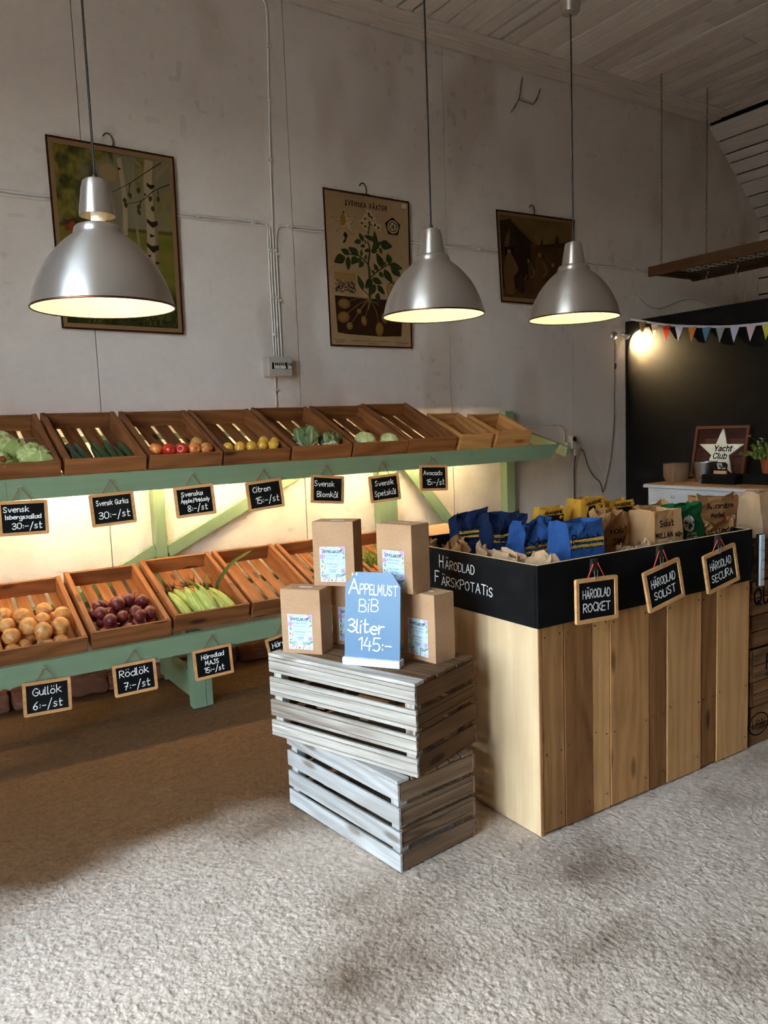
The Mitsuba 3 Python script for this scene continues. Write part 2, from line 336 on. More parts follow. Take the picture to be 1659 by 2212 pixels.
# the poster wall is panels about 1.3 m wide with open joints
edges = [WX0, -0.17, 1.135, 2.452, 3.74, 5.06, 6.20, 7.54, WX1]
def wall_z(x): return CZ + 0.02 if x <= 6.92 else CZ + 0.02 - (x - 6.92) * (CZ - 3.493) / (7.77 - 6.92)
wb = structure('wall_back', box(WX0 - 0.3, WX1 + 0.2, 4.872, 4.99, 0, CZ + 0.12, c=0), 'plaster')
for a, b in zip(edges[:-1], edges[1:]):
    a, b = a + 0.0022, b - 0.0022
    top = [(a, wall_z(a)), (b, wall_z(b))] if not a < 6.92 < b else [(a, wall_z(a)), (6.92, CZ + 0.02), (b, wall_z(b))]
    g = flat(sg.Polygon([(a, 0.10), (b, 0.10)] + top[::-1]).buffer(-0.002).buffer(0.002), 0, 0.035)
    put('panel', g.tf(M(tr(0, 4.835, 0), STAND)), 'plaster', wb)
for x0, x1, z1, y0 in ((0.36, 0.50, 0.112, 4.72), (0.52, 0.70, 0.118, 4.70), (0.705, 0.80, 0.10, 4.71), (0.825, 1.04, 0.135, 4.725), (1.045, 1.39, 0.098, 4.735), (1.42, 1.60, 0.08, 4.745), (1.62, 1.86, 0.112, 4.735), (1.90, 2.13, 0.118, 4.74), (2.15, 2.4, 0.10, 4.75), (0.1, 0.34, 0.11, 4.73), (-0.2, 0.08, 0.12, 4.72)):
    e = trimesh.creation.box((x1 - x0, 4.80 - y0, z1)).subdivide().subdivide().subdivide()
    v = np.array(e.vertices); h = np.array([x1 - x0, 4.80 - y0, z1]) / 2
    q = np.clip(v, -h + 0.016, h - 0.016); d = v - q; L = np.linalg.norm(d, axis=1, keepdims=True); v = q + d / np.maximum(L, 1e-9) * np.minimum(L, 0.016)
    v += (meshkit.fbm((v + x0 * 9) * 30, 3)[:, None] - 0.5) * 0.022 * np.sign(v)
    c = lin(124, 82, 62) * (0.75 + 0.5 * meshkit.fbm((v + x0 * 5) * 26, 3, seed=5)[:, None]) + 0.05 * (meshkit.noise((v + x0) * 60)[:, None] > 0.72)
    put('brick', G(v + [(x0 + x1) / 2, (y0 + 4.80) / 2, z1 / 2], e.faces, None, c), 'matte', wb, smooth=True)
# the left wall with the open doorway, and the walls nobody sees
DY0, DY1, DZ = 0.35, 2.4, 3.5
wl = structure('wall_left', cat([box(WX0 - 0.3, WX0, WY0, DY0, 0, CZ, c=0), box(WX0 - 0.3, WX0, DY1, WY1 + 0.1, 0, CZ, c=0), box(WX0 - 0.3, WX0, DY0, DY1, DZ, CZ, c=0)]), 'plaster')
structure('wall_front', box(WX0 - 0.3, WX1 + 0.3, WY0 - 0.25, WY0, 0, CZ + 0.1, c=0), 'dark')
structure('wall_right', box(WX1 + 0.06, WX1 + 0.2, WY0 - 0.2, 4.98, 0, 3.6, c=0), 'plaster')
structure('ground_outside', box(-40, WX0 - 0.29, -30, 30, -0.3, -0.02, c=0).col(lin(150, 146, 138)), 'matte')
# flat ceiling: boards along y, two long boards against the wall
ce = structure('ceiling', box(WX0 - 0.3, 6.98, WY0 - 0.2, WY1 + 0.19, CZ + 0.03, CZ + 0.13, 8, c=0), 'dark')
r = np.random.default_rng(11); x = WX0
while x < 6.90:
    w = min(r.uniform(0.12, 0.19), 6.925 - x); gap = r.choice([0.011, 0.017, 0.028], p=[0.45, 0.35, 0.2])
    y_cut = r.uniform(1.0, 4.0) if x > 1 else 9
    for a, b in ((WY0, min(y_cut, 4.52)), (y_cut + 0.006, 4.52)):
        if b - a > 0.1: put('board', box(x, x + w - gap, a, b, CZ + r.uniform(-0.006, 0.004), CZ + 0.024, 8, c=0.002), 'paint', ce)
    x += w
for y0, y1, dz in ((4.53, 4.655, -0.004), (4.66, 4.79, -0.012)):
    for x0, x1 in ((WX0, 3.1), (3.104, 6.915)): put('trim_board', box(x0, x1, y0, y1, CZ + dz, CZ + 0.03, 8, c=0.003), 'paint', ce)
# the slope and the boarded right wall
ws = structure('ceiling_slope', flat(sg.Polygon([(6.93, CZ + 0.12), (6.93, CZ + 0.03), (7.80, CZ - 0.74), (7.95, CZ - 0.75), (7.95, CZ + 0.12)]), 0, 7.6).tf(M(tr(0, WY1 + 0.07, 0), STAND @ scl(1, 1, 1))), 'matte', )
scene[ws]['bsdf'] = {'type': 'ref', 'id': 'dark'}
B['dark'] = two({'type': 'diffuse', 'reflectance': rgb(28, 24, 20)})
u = np.array([7.77 - 6.92, 0, 3.493 - CZ]); LEN = np.linalg.norm(u); u /= LEN
s = 0.035; r = np.random.default_rng(5)
while s < LEN - 0.02:
    w = min(r.uniform(0.10, 0.20), LEN - s)
    g = box(0.002, w - 0.013, 0, 7.3, 0, 0.02 + r.uniform(-0.004, 0.006), 8, c=0.003)
    put('board', g.tf(frame([6.92 + u[0] * s, WY1, CZ + u[2] * s], u, [u[2], 0, -u[0]]) @ scl(1, 1, 1)), 'paint', ws)
    s += w
wr = structure('wall_planked', box(7.795, 7.83, WY0, 4.97, 0, 3.52, 8, c=0), 'dark')
z = 3.49
while z > 0:
    w = min(r.uniform(0.12, 0.2), z); put('board', box(7.775, 7.795, WY0, WY1, z - w + 0.014, z, 8, c=0.003), 'paint', wr); z -= w
# the black partition on the right, end on to the poster wall
structure('wall_partition', box(5.726, 5.82, 1.2, 4.80, 0, 2.365, 7, c=0.003), 'slate')

# ------------------------------------------------------------------ the green double shelf
UTH, LTH = 23.5, 20.0
def bar(p0, p1, w, t, wood=6, up=(0, 1, 0)):
    """A board from p0 to p1, w wide and t thick; up: the direction of its thickness."""
    p0, p1 = np.array(p0, float), np.array(p1, float); L = np.linalg.norm(p1 - p0)
    ex = (p1 - p0) / L; ez = np.cross(ex, up)
    return box(0, L, -t / 2, t / 2, -w / 2, w / 2, wood, 0.002).tf(frame(p0, ex, ez))
sh = thing('produce_shelf', 'long two-tier shelf painted green along the poster wall, sloped rows of crates on it', 'shelf')
def zu(x): return 1.2245 + 0.0045 * (x - 0.5)
def zl(x): return 0.340 + 0.0035 * (x - 0.4)
k = math.degrees(math.atan(0.0045))
put('upper_front_board', box(-0.9, 0, 4.055, 4.092, 0, 0.101, 6).mv(0, 0, 0).tf(M(tr(0.5, 0, 1.2245), rot('y', -k))), 'paint', sh)
ub = flat(sg.Polygon([(0, 0), (3.54, 0), (3.64, 0.101), (0, 0.101)]), 0, 0.037)
ub.uv = np.stack([6 * 1000 + 45 + ub.v[:, 0] * 0.5, ub.v[:, 1]], 1)
put('upper_front_board', ub.tf(M(tr(0.5, 4.092, 1.2245), rot('y', -k), STAND)), 'paint', sh)
put('lower_front_board', box(-0.6, 4.1, 4.012, 4.055, 0, 0.101, 6).tf(M(tr(0.4, 0, 0.340), rot('y', -math.degrees(0.0035)))), 'paint', sh)
for y, z in ((4.30, 1.396), (4.60, 1.528)): put('upper_rail', box(-0.9, 4.0, y - 0.035, y + 0.035, z - 0.045, z - 0.01, 6).tf(tr(0, 0, 0.0)), 'paint', sh)
for y, z in ((4.28, 0.496), (4.58, 0.606)): put('lower_rail', box(-0.5, 4.4, y - 0.035, y + 0.035, z - 0.045, z - 0.012, 6), 'paint', sh)
for px, pw, pz in ((1.382, 0.068, 1.40), (3.005, 0.152, 1.40), (4.219, 0.084, 1.598), (-0.15, 0.07, 1.40)):
    put('post', box(px, px + pw, 4.722, 4.798, 0.0, pz, 6), 'paint', sh)
for px in (1.416, 3.08, 4.26): put('shelf_arm', bar([px, 4.096, zu(px) + 0.035], [px, 4.72, 1.452], 0.075, 0.036, 6, (1, 0, 0)), 'paint', sh)
put('brace', bar([1.452, 4.745, 0.792], [2.52, 4.745, 1.290], 0.074, 0.03), 'paint', sh)
put('brace', bar([1.380, 4.745, 0.815], [0.45, 4.745, 0.33], 0.074, 0.03), 'paint', sh)
put('brace', bar([3.20, 4.745, 1.290], [3.80, 4.745, 0.585], 0.080, 0.03), 'paint', sh)
for px in (1.355, 2.95, 4.1):
    put('front_leg', box(px - 0.01, px + 0.065, 4.10, 4.165, 0, 0.43, 6), 'paint', sh)
    put('foot_block', box(px + 0.066, px + 0.105, 4.105, 4.16, 0, 0.155, 6), 'paint', sh)
    put('floor_rail', box(px - 0.002, px + 0.036, 4.166, 4.72, 0.05, 0.20, 6), 'paint', sh)
tl = thing('light_tube', 'warm white light tube hidden behind the upper front board of the green shelf', 'light')
put('tube', tube([[-0.1, 4.43, 1.290], [3.92, 4.43, 1.300]], 0.012, 8), 'enamel', tl, smooth=60, emitter={'type': 'area', 'radiance': {'type': 'rgb', 'value': [TUBE, TUBE * 0.77, TUBE * 0.44]}})
put('holder', box(-0.1, 4.05, 4.405, 4.445, 1.315, 1.33, 9), 'paint', tl); put('front_lip', box(-0.1, 3.94, 4.404, 4.410, 1.264, 1.3145, 9), 'paint', tl)  # the unseen lip is added to keep the tube's light off the floor

# ------------------------------------------------------------------ crates of the shelf
def crate_parts(w, L, h, slats, wood, side=0.028, front=0.014, seed=0, thick=0.008):
    """Front bottom edge along x through the origin, depth along y, open upwards. Returns (name, shape) pairs."""
    r = np.random.default_rng(seed); out = []
    out.append(('front_board', box(-w / 2, w / 2, 0, front, 0, h, wood, 0.0025)))
    out.append(('back_board', box(-w / 2 + side, w / 2 - side, L - 0.016, L, thick, h - 0.004, wood, 0.0025)))
    for s in (-1, 1):
        x0, x1 = (-w / 2, -w / 2 + side) if s < 0 else (w / 2 - side, w / 2)
        out.append(('side_board', box(x0, x1, front + 0.0005, L, thick, h, wood, 0.003)))
    inner = w - 0.004; gap = 0.022; sw = (inner - gap * (slats - 1)) / slats; x = -inner / 2
    for i in range(slats):
        out.append(('slat', box(x, x + sw, front + 0.001, L, 0, thick - 0.0005, wood, 0.0015))); x += sw + gap
    return [(n, shape(g, 'wood')) for n, g in out]
CR = {}
def crate(label, x, front_top, tilt, w=0.40, L=0.63, h=0.10, slats=4, var=0, wood=0, group=None, side=0.028, front=0.014, name='wooden_crate', yaw=0.0):
    key = (w, L, h, slats, var, wood)
    if key not in CR: CR[key] = crate_parts(w, L, h, slats, wood, side, front, var)
    t = math.radians(tilt); o = [x, front_top[0] + h * math.sin(t), front_top[1] - h * math.cos(t)]
    m = M(tr(*o), rot('z', yaw), rot('x', tilt))
    k = thing(name, label, 'crate', group)
    for n, d in CR[key]: put(n, d, None, k, m=m)
    return m
UC, GU = {}, 'sloped crates on the upper tier of the green shelf'
for i, (n, x, lab, fy, ft) in enumerate((('lettuce', 0.556, 'brown wooden crate holding iceberg lettuces, leftmost on the upper shelf', 4.066, 1.400), ('cucumber', 0.9735, 'brown wooden crate holding dark green cucumbers', 4.062, 1.404), ('apple', 1.390, 'brown wooden crate holding red apples', 4.066, 1.404), ('lemon', 1.800, 'brown wooden crate holding lemons', 4.070, 1.405),
                                    ('cauliflower', 2.2175, 'brown wooden crate holding leafy cauliflowers', 4.072, 1.412), ('cabbage', 2.630, 'brown wooden crate holding two pale cabbages', 4.072, 1.415), ('avocado', 3.027, 'empty dark brown wooden crate above the Avocado sign', 4.074, 1.424))):
    UC[n] = crate(lab, x, (fy, ft), UTH, w=0.398 if n != 'avocado' else 0.385, h=0.102, slats=4, var=i % 3, group=GU, yaw=(0.0, 0.3, -0.2)[i % 3])
crate('small light pine box beside the empty dark crate on the upper shelf', 3.388, (4.066, 1.433), 22.5, w=0.275, L=0.42, h=0.125, slats=2, var=3, wood=12, name='pine_box', side=0.022, front=0.022)
crate('small light pine box at the right end of the upper shelf', 3.722, (4.066, 1.443), 22.5, w=0.315, L=0.36, h=0.125, slats=2, var=4, wood=12, name='pine_box', side=0.024, front=0.026)
LC, GLo = {}, 'sloped crates on the lower tier of the green shelf'
for i, (n, x, w, lab, ft) in enumerate((('onion', 0.602, 0.412, 'wooden crate filled with yellow onions on the lower shelf', 0.520), ('red', 1.030, 0.405, 'wooden crate filled with red onions on the lower shelf', 0.536), ('corn', 1.466, 0.428, 'wooden crate holding ears of corn on the lower shelf', 0.554), ('straw', 1.905, 0.41, 'wooden crate left empty but for bits of straw on the lower shelf', 0.556),
                                        ('greens', 2.336, 0.41, 'wooden crate with a bunch of green leaves on the lower shelf', 0.556), ('carrot', 2.766, 0.41, 'wooden crate holding carrots with their tops on the lower shelf', 0.556), ('carton', 3.20, 0.41, 'wooden crate under the cardboard lid behind the black counter', 0.556))):
    LC[n] = crate(lab, x, (4.028, ft), LTH, w=w, L=0.66, h=0.102, slats=5 if i != 2 else 4, var=i % 3, group=GLo)

# ------------------------------------------------------------------ vegetables
def blob(prof, seg=20, amp=0.0, fr=30, seed=0, sq=None, color=None):
    g = lathe(prof, seg); 
    d = (meshkit.fbm(g.v * fr + seed * 7.3, 3, seed) - 0.5)[:, None] * amp
    n = g.v * [1, 1, 0.4]; n /= np.linalg.norm(n, axis=1, keepdims=True) + 1e-9
    # the seam's two columns share one place, so that they move alike
    v = g.v + n * d
    return G(v, g.f, None, None)
def onion(seed, red):
    r = np.random.default_rng(seed); h = r.uniform(0.8, 1.0)
    prof = np.array([(0.0005, -1.0), (0.16, -0.985), (0.5, -0.88), (0.82, -0.6), (0.98, -0.2), (1.0, 0.08), (0.93, 0.36), (0.74, 0.64), (0.46, 0.85), (0.24, 0.99), (0.13, 1.14), (0.10, 1.34), (0.14, 1.5), (0.001, 1.52)]) * [0.036, 0.036 * h]
    g = blob(crom(prof, 2), 22, 0.006, 45, seed)
    top = g.v[:, 2] > 0.041 * h; g.v[top, :2] += (r.normal(0, 1, 2) * 0.010) * ((g.v[top, 2:3] - 0.04 * h) / 0.015)
    a = np.arctan2(g.v[:, 1], g.v[:, 0]); ln = meshkit.noise(np.stack([np.cos(a) * 9, np.sin(a) * 9, g.v[:, 2] * 12 + seed], 1), seed); pt = meshkit.fbm(g.v * 40 + seed, 3, seed)
    zz = g.v[:, 2] / (0.036 * h)
    if red: c0, c1, c2 = lin(108, 36, 34), lin(56, 16, 19), lin(160, 100, 86)
    else: c0, c1, c2 = lin(222, 162, 92), lin(176, 104, 44), lin(238, 204, 150)
    t = np.clip(ln * 0.9 + (pt - 0.5) * 0.9, 0, 1)[:, None]; c = c0 * (1 - t) + c1 * t
    pale = np.clip((pt - 0.62) * 5, 0, 1)[:, None] * 0.6; c = c * (1 - pale) + c2 * pale
    s = np.clip((zz - 0.9) * 2.5, 0, 1)[:, None]; c = c * (1 - s) + (lin(176, 120, 62) if not red else lin(140, 84, 70)) * s
    b = np.clip((-zz - 0.9) * 8, 0, 1)[:, None]; c = c * (1 - b) + lin(120, 92, 60) * b
    return G(g.v, g.f, None, c)
def pile(m, spots, rad, floor_h=0.008):
    """Rests balls on the crate's bottom: (x, y) in the crate, lowest first; returns their world places."""
    done = []
    for (x, y, r) in spots:
        z = floor_h + r * 0.93
        for (a, b, c, q) in done:
            d2 = (x - a) ** 2 + (y - b) ** 2; s = (r + q) * 0.93
            if d2 < s * s: z = max(z, c + math.sqrt(s * s - d2)) if d2 < (0.9 * s) ** 2 else z
        done.append((x, y, z, r))
    return [(m @ [x, y, z, 1])[:3] for x, y, z, r in done]
def rand_rot(r): return trimesh.transformations.random_rotation_matrix(r.random(3))
ON = {red: [shape(onion(40 + i + 9 * red, red), 'skin', True) for i in range(4)] for red in (0, 1)}
def onions(m, red, n1, n2, w, seed, name, label, group):
    big = 0.037 if red else 0.0445; r = np.random.default_rng(seed); spots = []
    for layer, n in ((0, n1), (1, n2)):
        got, tries = [], 0
        while len(got) < n and tries < 4000:
            tries += 1
            rad = big * r.uniform(0.86, 1.10)
            x, y = r.uniform(-w, w), 0.052 + abs(r.normal(0, 0.105)) if layer == 0 else 0.075 + abs(r.normal(0, 0.085))
            lim = 0.34 if not red else 0.32
            if y < lim and all((x - a) ** 2 + (y - b) ** 2 > ((rad + q) * (0.86 if layer == 0 else 0.98)) ** 2 for a, b, q in got): got.append((x, y, rad))
        spots += got
    for p, (x, y, rad) in zip(pile(m, spots, None), spots):
        put(name, ON[red][r.integers(4)], None, None, m=M(tr(*p), rand_rot(r), scl(rad / 0.036)), label=label, cat_='onion', group=group)
onions(LC['onion'], 0, 27, 10, 0.138, 3, 'yellow_onion', 'yellow onion with papery skin in the lower crate above the Gullök sign', 'yellow onions in the lower crate')
onions(LC['red'], 1, 30, 10, 0.132, 9, 'red_onion', 'dark red onion in the lower crate above the Rödlök sign', 'red onions in the lower crate')

def wrinkled_head(seed, R, c_hi, c_lo, fold=0.16, sq=0.86):
    s = trimesh.creation.icosphere(subdivisions=4); v = np.array(s.vertices)
    w = meshkit.fbm(v * 2.2 + seed, 3, seed); rid = np.abs(meshkit.fbm(v * 3.4 + seed * 3 + w[:, None] * 1.5, 4, seed + 1) - 0.5) * 2
    vein = np.abs(meshkit.noise(v * 6 + w[:, None] * 3, seed + 4) - 0.5) * 2
    d = 1 + (w - 0.5) * 0.25 - fold * (1 - rid) ** 3 - 0.02 * (1 - vein) ** 4
    t = np.clip((1 - rid) ** 2 * 1.1 + (w - 0.5) * 0.5, 0, 1)[:, None]; c = c_hi * (1 - t) + c_lo * t
    vv = ((1 - vein) ** 6)[:, None] * 0.4; c = c * (1 - vv) + lin(232, 236, 190) * vv
    return G(v * d[:, None] * R * [1, 1, sq], s.faces, None, c)
def leaf_sheet(L, W, seed, curl=0.5, ruf=0.25, cup=0.3, n=14, m=9, c0=(96, 128, 60), c1=(150, 176, 96), rib=(214, 222, 170)):
    """A big leaf along +y from the origin, ruffled edge, pale rib."""
    t, s = np.meshgrid(np.linspace(0, 1, n), np.linspace(-1, 1, m), indexing='ij')
    w = W * np.sin(np.clip(t * 1.05 + 0.06, 0, 1.04) * np.pi * 0.92) ** 0.7 * 0.5
    x = s * w; y = t * L
    z = curl * L * t ** 2 * 0.5 + cup * np.abs(s) ** 2 * w + ruf * 0.10 * L * np.abs(s) ** 2 * np.sin(t * 15 + seed + s * 2) + (meshkit.noise(np.stack([s * 3, t * 5, s * 0 + seed], -1), seed) - 0.5) * 0.08 * L
    P = np.stack([x, y - curl * 0.3 * L * t ** 3, z], -1)
    q = np.clip(np.abs(s) * 7, 0, 1)[..., None]; vein = (np.abs(np.sin((t * 9 - np.abs(s) * 2.4) * np.pi)) < 0.16)[..., None] * 0.22
    base = lin(*c0) + (lin(*c1) - lin(*c0)) * meshkit.noise(np.stack([s * 2, t * 3, s * 0 + seed + 5], -1), seed)[..., None]
    c = base * (1 - vein) + lin(*rib) * vein; c = c * q + lin(*rib) * (1 - q)
    return grid(P, c)
def at(m, x, y, z): return (m @ [x, y, z, 1])[:3]
# iceberg lettuces
for i, (x, y, R, sd, lab) in enumerate(((0.090, 0.105, 0.084, 3, 'pale green iceberg lettuce at the right front of its crate'), (-0.040, 0.215, 0.096, 5, 'pale green iceberg lettuce behind the other lettuces in the crate'), (-0.078, 0.085, 0.074, 8, 'whitish iceberg lettuce with its brown cut stem turned to the front'))):
    p = at(UC['lettuce'], x, y, 0.008 + R * 0.9); k = thing('iceberg_lettuce', lab, 'lettuce', 'iceberg lettuces in the crate')
    white = i == 2
    put('head', wrinkled_head(sd, R, lin(214, 210, 136) if not white else lin(216, 212, 160), lin(156, 166, 88) if not white else lin(170, 180, 110)), 'satin', k, smooth=True, m=M(tr(*p), rot('z', 40 * i), rot('x', 20)))
    for j in range(3):
        put('outer_leaf', leaf_sheet(R * 1.7, R * 1.7, sd + j, 1.1, 0.5, 0.5, c0=(160, 180, 96), c1=(194, 206, 130)), 'leaf', k, smooth=True, m=M(tr(*p), rot('z', 120 * j + 70 + 25 * i), rot('x', 8), tr(0, R * 0.1, -R * 0.92)))
    if white:
        put('cut_stem', lathe([(0, 0.0), (0.012, 0.001), (0.016, -0.006)], 16, lin(120, 66, 36)), 'matte', k, m=M(tr(p[0] + 0.022, p[1] - R * 0.93, p[2] + 0.015), rot('x', 75)))
# cucumbers
def cucumber(seed, L=0.30, R=0.021):
    t = np.linspace(0, 1, 15); rad = R * np.sin(np.clip(t * 0.94 + 0.03, 0, 1) * np.pi) ** 0.32
    p = np.stack([0.012 * np.sin(t * 3 + seed), t * L, 0 * t], 1); g = tube(p, rad, 14)
    n = meshkit.noise(g.v * [220, 40, 220] + seed, seed)[:, None]
    return G(g.v, g.f, None, lin(34, 58, 24) * (0.55 + 0.9 * n))
CU = [shape(cucumber(i), 'gloss', True) for i in range(3)]
for i, x in enumerate((-0.15, -0.107, -0.062, -0.018, 0.027, 0.072, 0.115, 0.152)):
    R = 0.021; z = 0.03 + 0.006 * (i % 3 == 1)
    put('cucumber', CU[i % 3], None, None, m=M(UC['cucumber'], tr(x, 0.02, z), rot('z', (-5, 4, 2, -4, 3, -2, 5, 0)[i]), rot('x', (2, 0, 3, -1, 2, 4, 0, 1)[i])), label='dark green cucumber lying in the crate above the Svensk Gurka sign', cat_='cucumber', group='cucumbers in the upper crate')
# apples, lemons
def apple(seed, c0, c1):
    prof = np.array([(0.002, -0.62), (0.25, -0.80), (0.55, -0.80), (0.85, -0.45), (1.0, 0.05), (0.95, 0.5), (0.68, 0.84), (0.36, 0.90), (0.14, 0.74), (0.002, 0.62)]) * 0.036
    g = blob(crom(prof, 3), 22, 0.004, 30, seed)
    a = np.arctan2(g.v[:, 1], g.v[:, 0]); t = np.clip(meshkit.fbm(np.stack([np.cos(a) * 2, np.sin(a) * 2, g.v[:, 2] * 18 + seed], 1), 3, seed) * 1.7 - 0.4 + 0.25 * meshkit.noise(np.stack([np.cos(a) * 14, np.sin(a) * 14, 0 * a], 1), seed), 0, 1)[:, None]
    return G(g.v, g.f, None, c0 * (1 - t) + c1 * t)
AP = [(apple(1, lin(168, 26, 20), lin(204, 62, 30)), 'deep red apple'), (apple(2, lin(214, 96, 40), lin(226, 140, 66)), 'orange-red apple'), (apple(3, lin(206, 164, 82), lin(186, 86, 44)), 'yellow apple with a red blush')]
AP = [(shape(g, 'gloss', True), l) for g, l in AP]
r = np.random.default_rng(4)
spots = [(-0.150, 0.055, 0.034, 0), (-0.078, 0.052, 0.034, 0), (-0.006, 0.055, 0.034, 0), (0.066, 0.052, 0.034, 0), (0.138, 0.056, 0.034, 0), (-0.113, 0.118, 0.034, 0), (-0.040, 0.120, 0.034, 0), (0.032, 0.118, 0.034, 0), (0.104, 0.120, 0.034, 0),
         (-0.148, 0.080, 0.034, 1), (-0.080, 0.062, 0.034, 0), (-0.012, 0.062, 0.034, 0), (0.056, 0.066, 0.034, 1), (0.124, 0.064, 0.034, 2), (0.092, 0.130, 0.036, 2), (0.155, 0.125, 0.031, 0)]
for p, s in zip(pile(UC['apple'], [q[:3] for q in spots], None), spots):
    g, l = AP[s[3]]; put('apple', g, None, None, m=M(tr(*p), rand_rot(r), scl(s[2] / 0.036)), label=l + ' in the crate above the Svenska Äpple sign', cat_='apple', group='apples in the upper crate, ' + l + 's')
def lemon():
    t = np.array([(0.001, -1.32), (0.10, -1.28), (0.2, -1.1), (0.55, -0.88), (0.88, -0.5), (1.0, 0), (0.88, 0.5), (0.55, 0.88), (0.22, 1.08), (0.12, 1.16), (0.001, 1.17)]) * 0.029
    g = blob(crom(t, 2), 20, 0.003, 50, 2); n = meshkit.fbm(g.v * 60, 3)[:, None]
    return G(g.v, g.f, None, lin(222, 168, 62) * (0.8 + 0.35 * n))
LM = shape(lemon(), 'gloss', True); r = np.random.default_rng(12)
spots = [(-0.150, 0.052, 0.032), (-0.082, 0.052, 0.032), (-0.014, 0.052, 0.032), (0.054, 0.052, 0.032), (0.122, 0.052, 0.032), (0.020, 0.112, 0.032), (0.088, 0.112, 0.032), (0.152, 0.112, 0.030), (-0.116, 0.112, 0.032),
         (-0.150, 0.084, 0.031), (-0.086, 0.064, 0.033), (-0.018, 0.064, 0.033), (0.049, 0.066, 0.033), (0.116, 0.066, 0.033), (0.086, 0.126, 0.033), (0.150, 0.120, 0.031)]
for p, s in zip(pile(UC['lemon'], spots, None), spots):
    put('lemon', LM, None, None, m=M(tr(*p), rand_rot(r), scl(s[2] / 0.031)), label='yellow lemon in the crate above the Citron sign', cat_='lemon', group='lemons in the upper crate')
# cauliflowers in their leaves, cabbages
def cauli(lab, x, y, R, sd):
    p = at(UC['cauliflower'], x, y, 0.01 + R * 0.8); k = thing('cauliflower', lab, 'cauliflower')
    s = trimesh.creation.icosphere(subdivisions=4); v = np.array(s.vertices); b = np.abs(meshkit.noise(v * 5 + sd, sd) - 0.5); d = 0.8 + 0.22 * (1 - b * 2) ** 0.7
    put('curd', G(v * d[:, None] * R * 0.82, s.faces, None, lin(226, 214, 176) * (0.75 + 0.5 * b[:, None])), 'matte', k, smooth=True, m=tr(*p))
    r = np.random.default_rng(sd)
    for j in range(11):
        L = R * r.uniform(1.4, 2.2)
        put('leaf', leaf_sheet(L, R * r.uniform(1.1, 1.5), sd * 3 + j, r.uniform(0.15, 0.75), 1.1, 0.55, c0=(84, 108, 68), c1=(140, 156, 104), rib=(190, 200, 156)), 'leaf', k, smooth=True,
            m=M(tr(*p), rot('z', 33 * j + r.uniform(-12, 12) + 15), tr(0, R * 0.42, -R * 0.7), rot('x', r.uniform(42, 84))))
cauli('leafy cauliflower with dark green outer leaves at the left of its crate', -0.045, 0.13, 0.084, 2)
cauli('smaller leafy cauliflower at the right of its crate', 0.098, 0.095, 0.068, 6)
for x, y, R, sd, lab in ((-0.075, 0.085, 0.073, 21, 'pale cream cabbage at the left of its crate'), (0.105, 0.08, 0.066, 27, 'pale cream cabbage at the right of its crate')):
    p = at(UC['cabbage'], x, y, 0.008 + R * 0.86)
    put('pointed_cabbage', wrinkled_head(sd, R, lin(228, 222, 168), lin(176, 186, 112), 0.10, 0.9), 'satin', None, smooth=True, m=M(tr(*p), rot('x', 30)), label=lab + ' above the Svensk Spetskål sign', cat_='cabbage', group='cabbages in the upper crate')
# ears of corn
def husk(seed):
    t = np.linspace(0, 1, 22); rad = np.interp(t, [0, 0.04, 0.15, 0.45, 0.75, 0.92, 1], [0.018, 0.028, 0.035, 0.037, 0.027, 0.013, 0.005])
    p = np.stack([0.010 * np.sin(t * 2.4 + seed), t * 0.235, 0.014 * t * t], 1); g = tube(p, rad, 30)
    a = np.arctan2(g.v[:, 2] - 0.014 * (g.v[:, 1] / 0.235) ** 2, g.v[:, 0]); ridge = np.sin(a * 11 + g.v[:, 1] * 14 + seed)
    cen = np.stack([0.010 * np.sin(g.v[:, 1] / 0.235 * 2.4 + seed), g.v[:, 1], 0.014 * (g.v[:, 1] / 0.235) ** 2], 1)
    seam = (np.abs(np.sin(a * 1.5 + seed + g.v[:, 1] * 5)) < 0.12) * 0.07
    v = cen + (g.v - cen) * (1 + 0.035 * ridge - seam)[:, None]
    n = meshkit.noise(np.stack([np.cos(a) * 12, np.sin(a) * 12, g.v[:, 1] * 6 + seed], 1), seed)[:, None]
    c = lin(178, 190, 104) * (1 - n) + lin(122, 144, 62) * n; c = c * (1 + 0.10 * ridge[:, None]) * (1 - 2.5 * seam[:, None]); tip = np.clip((0.022 - g.v[:, 1]) / 0.02, 0, 1)[:, None]
    return G(v, g.f, None, c * (1 - tip) + lin(228, 220, 170) * tip)
HK = [shape(husk(i), 'satin', True) for i in range(3)]
def silk(seed):
    r = np.random.default_rng(seed); out = []
    for i in range(34):
        d = np.array([r.normal(0, 0.5), 1, r.normal(0.1, 0.5)]); d *= r.uniform(0.02, 0.045); b = [r.normal(0, 0.005), 0.226, 0.012 + r.normal(0, 0.005)]
        out.append(tube([b, b + d * 0.5 + r.normal(0, 0.006, 3), b + d + r.normal(0, 0.014, 3)], [0.0016, 0.0014, 0.0006], 4, lin(52, 34, 20) * r.uniform(0.5, 1.6)))
    return cat(out)
SK = [shape(silk(i), 'matte') for i in range(2)]
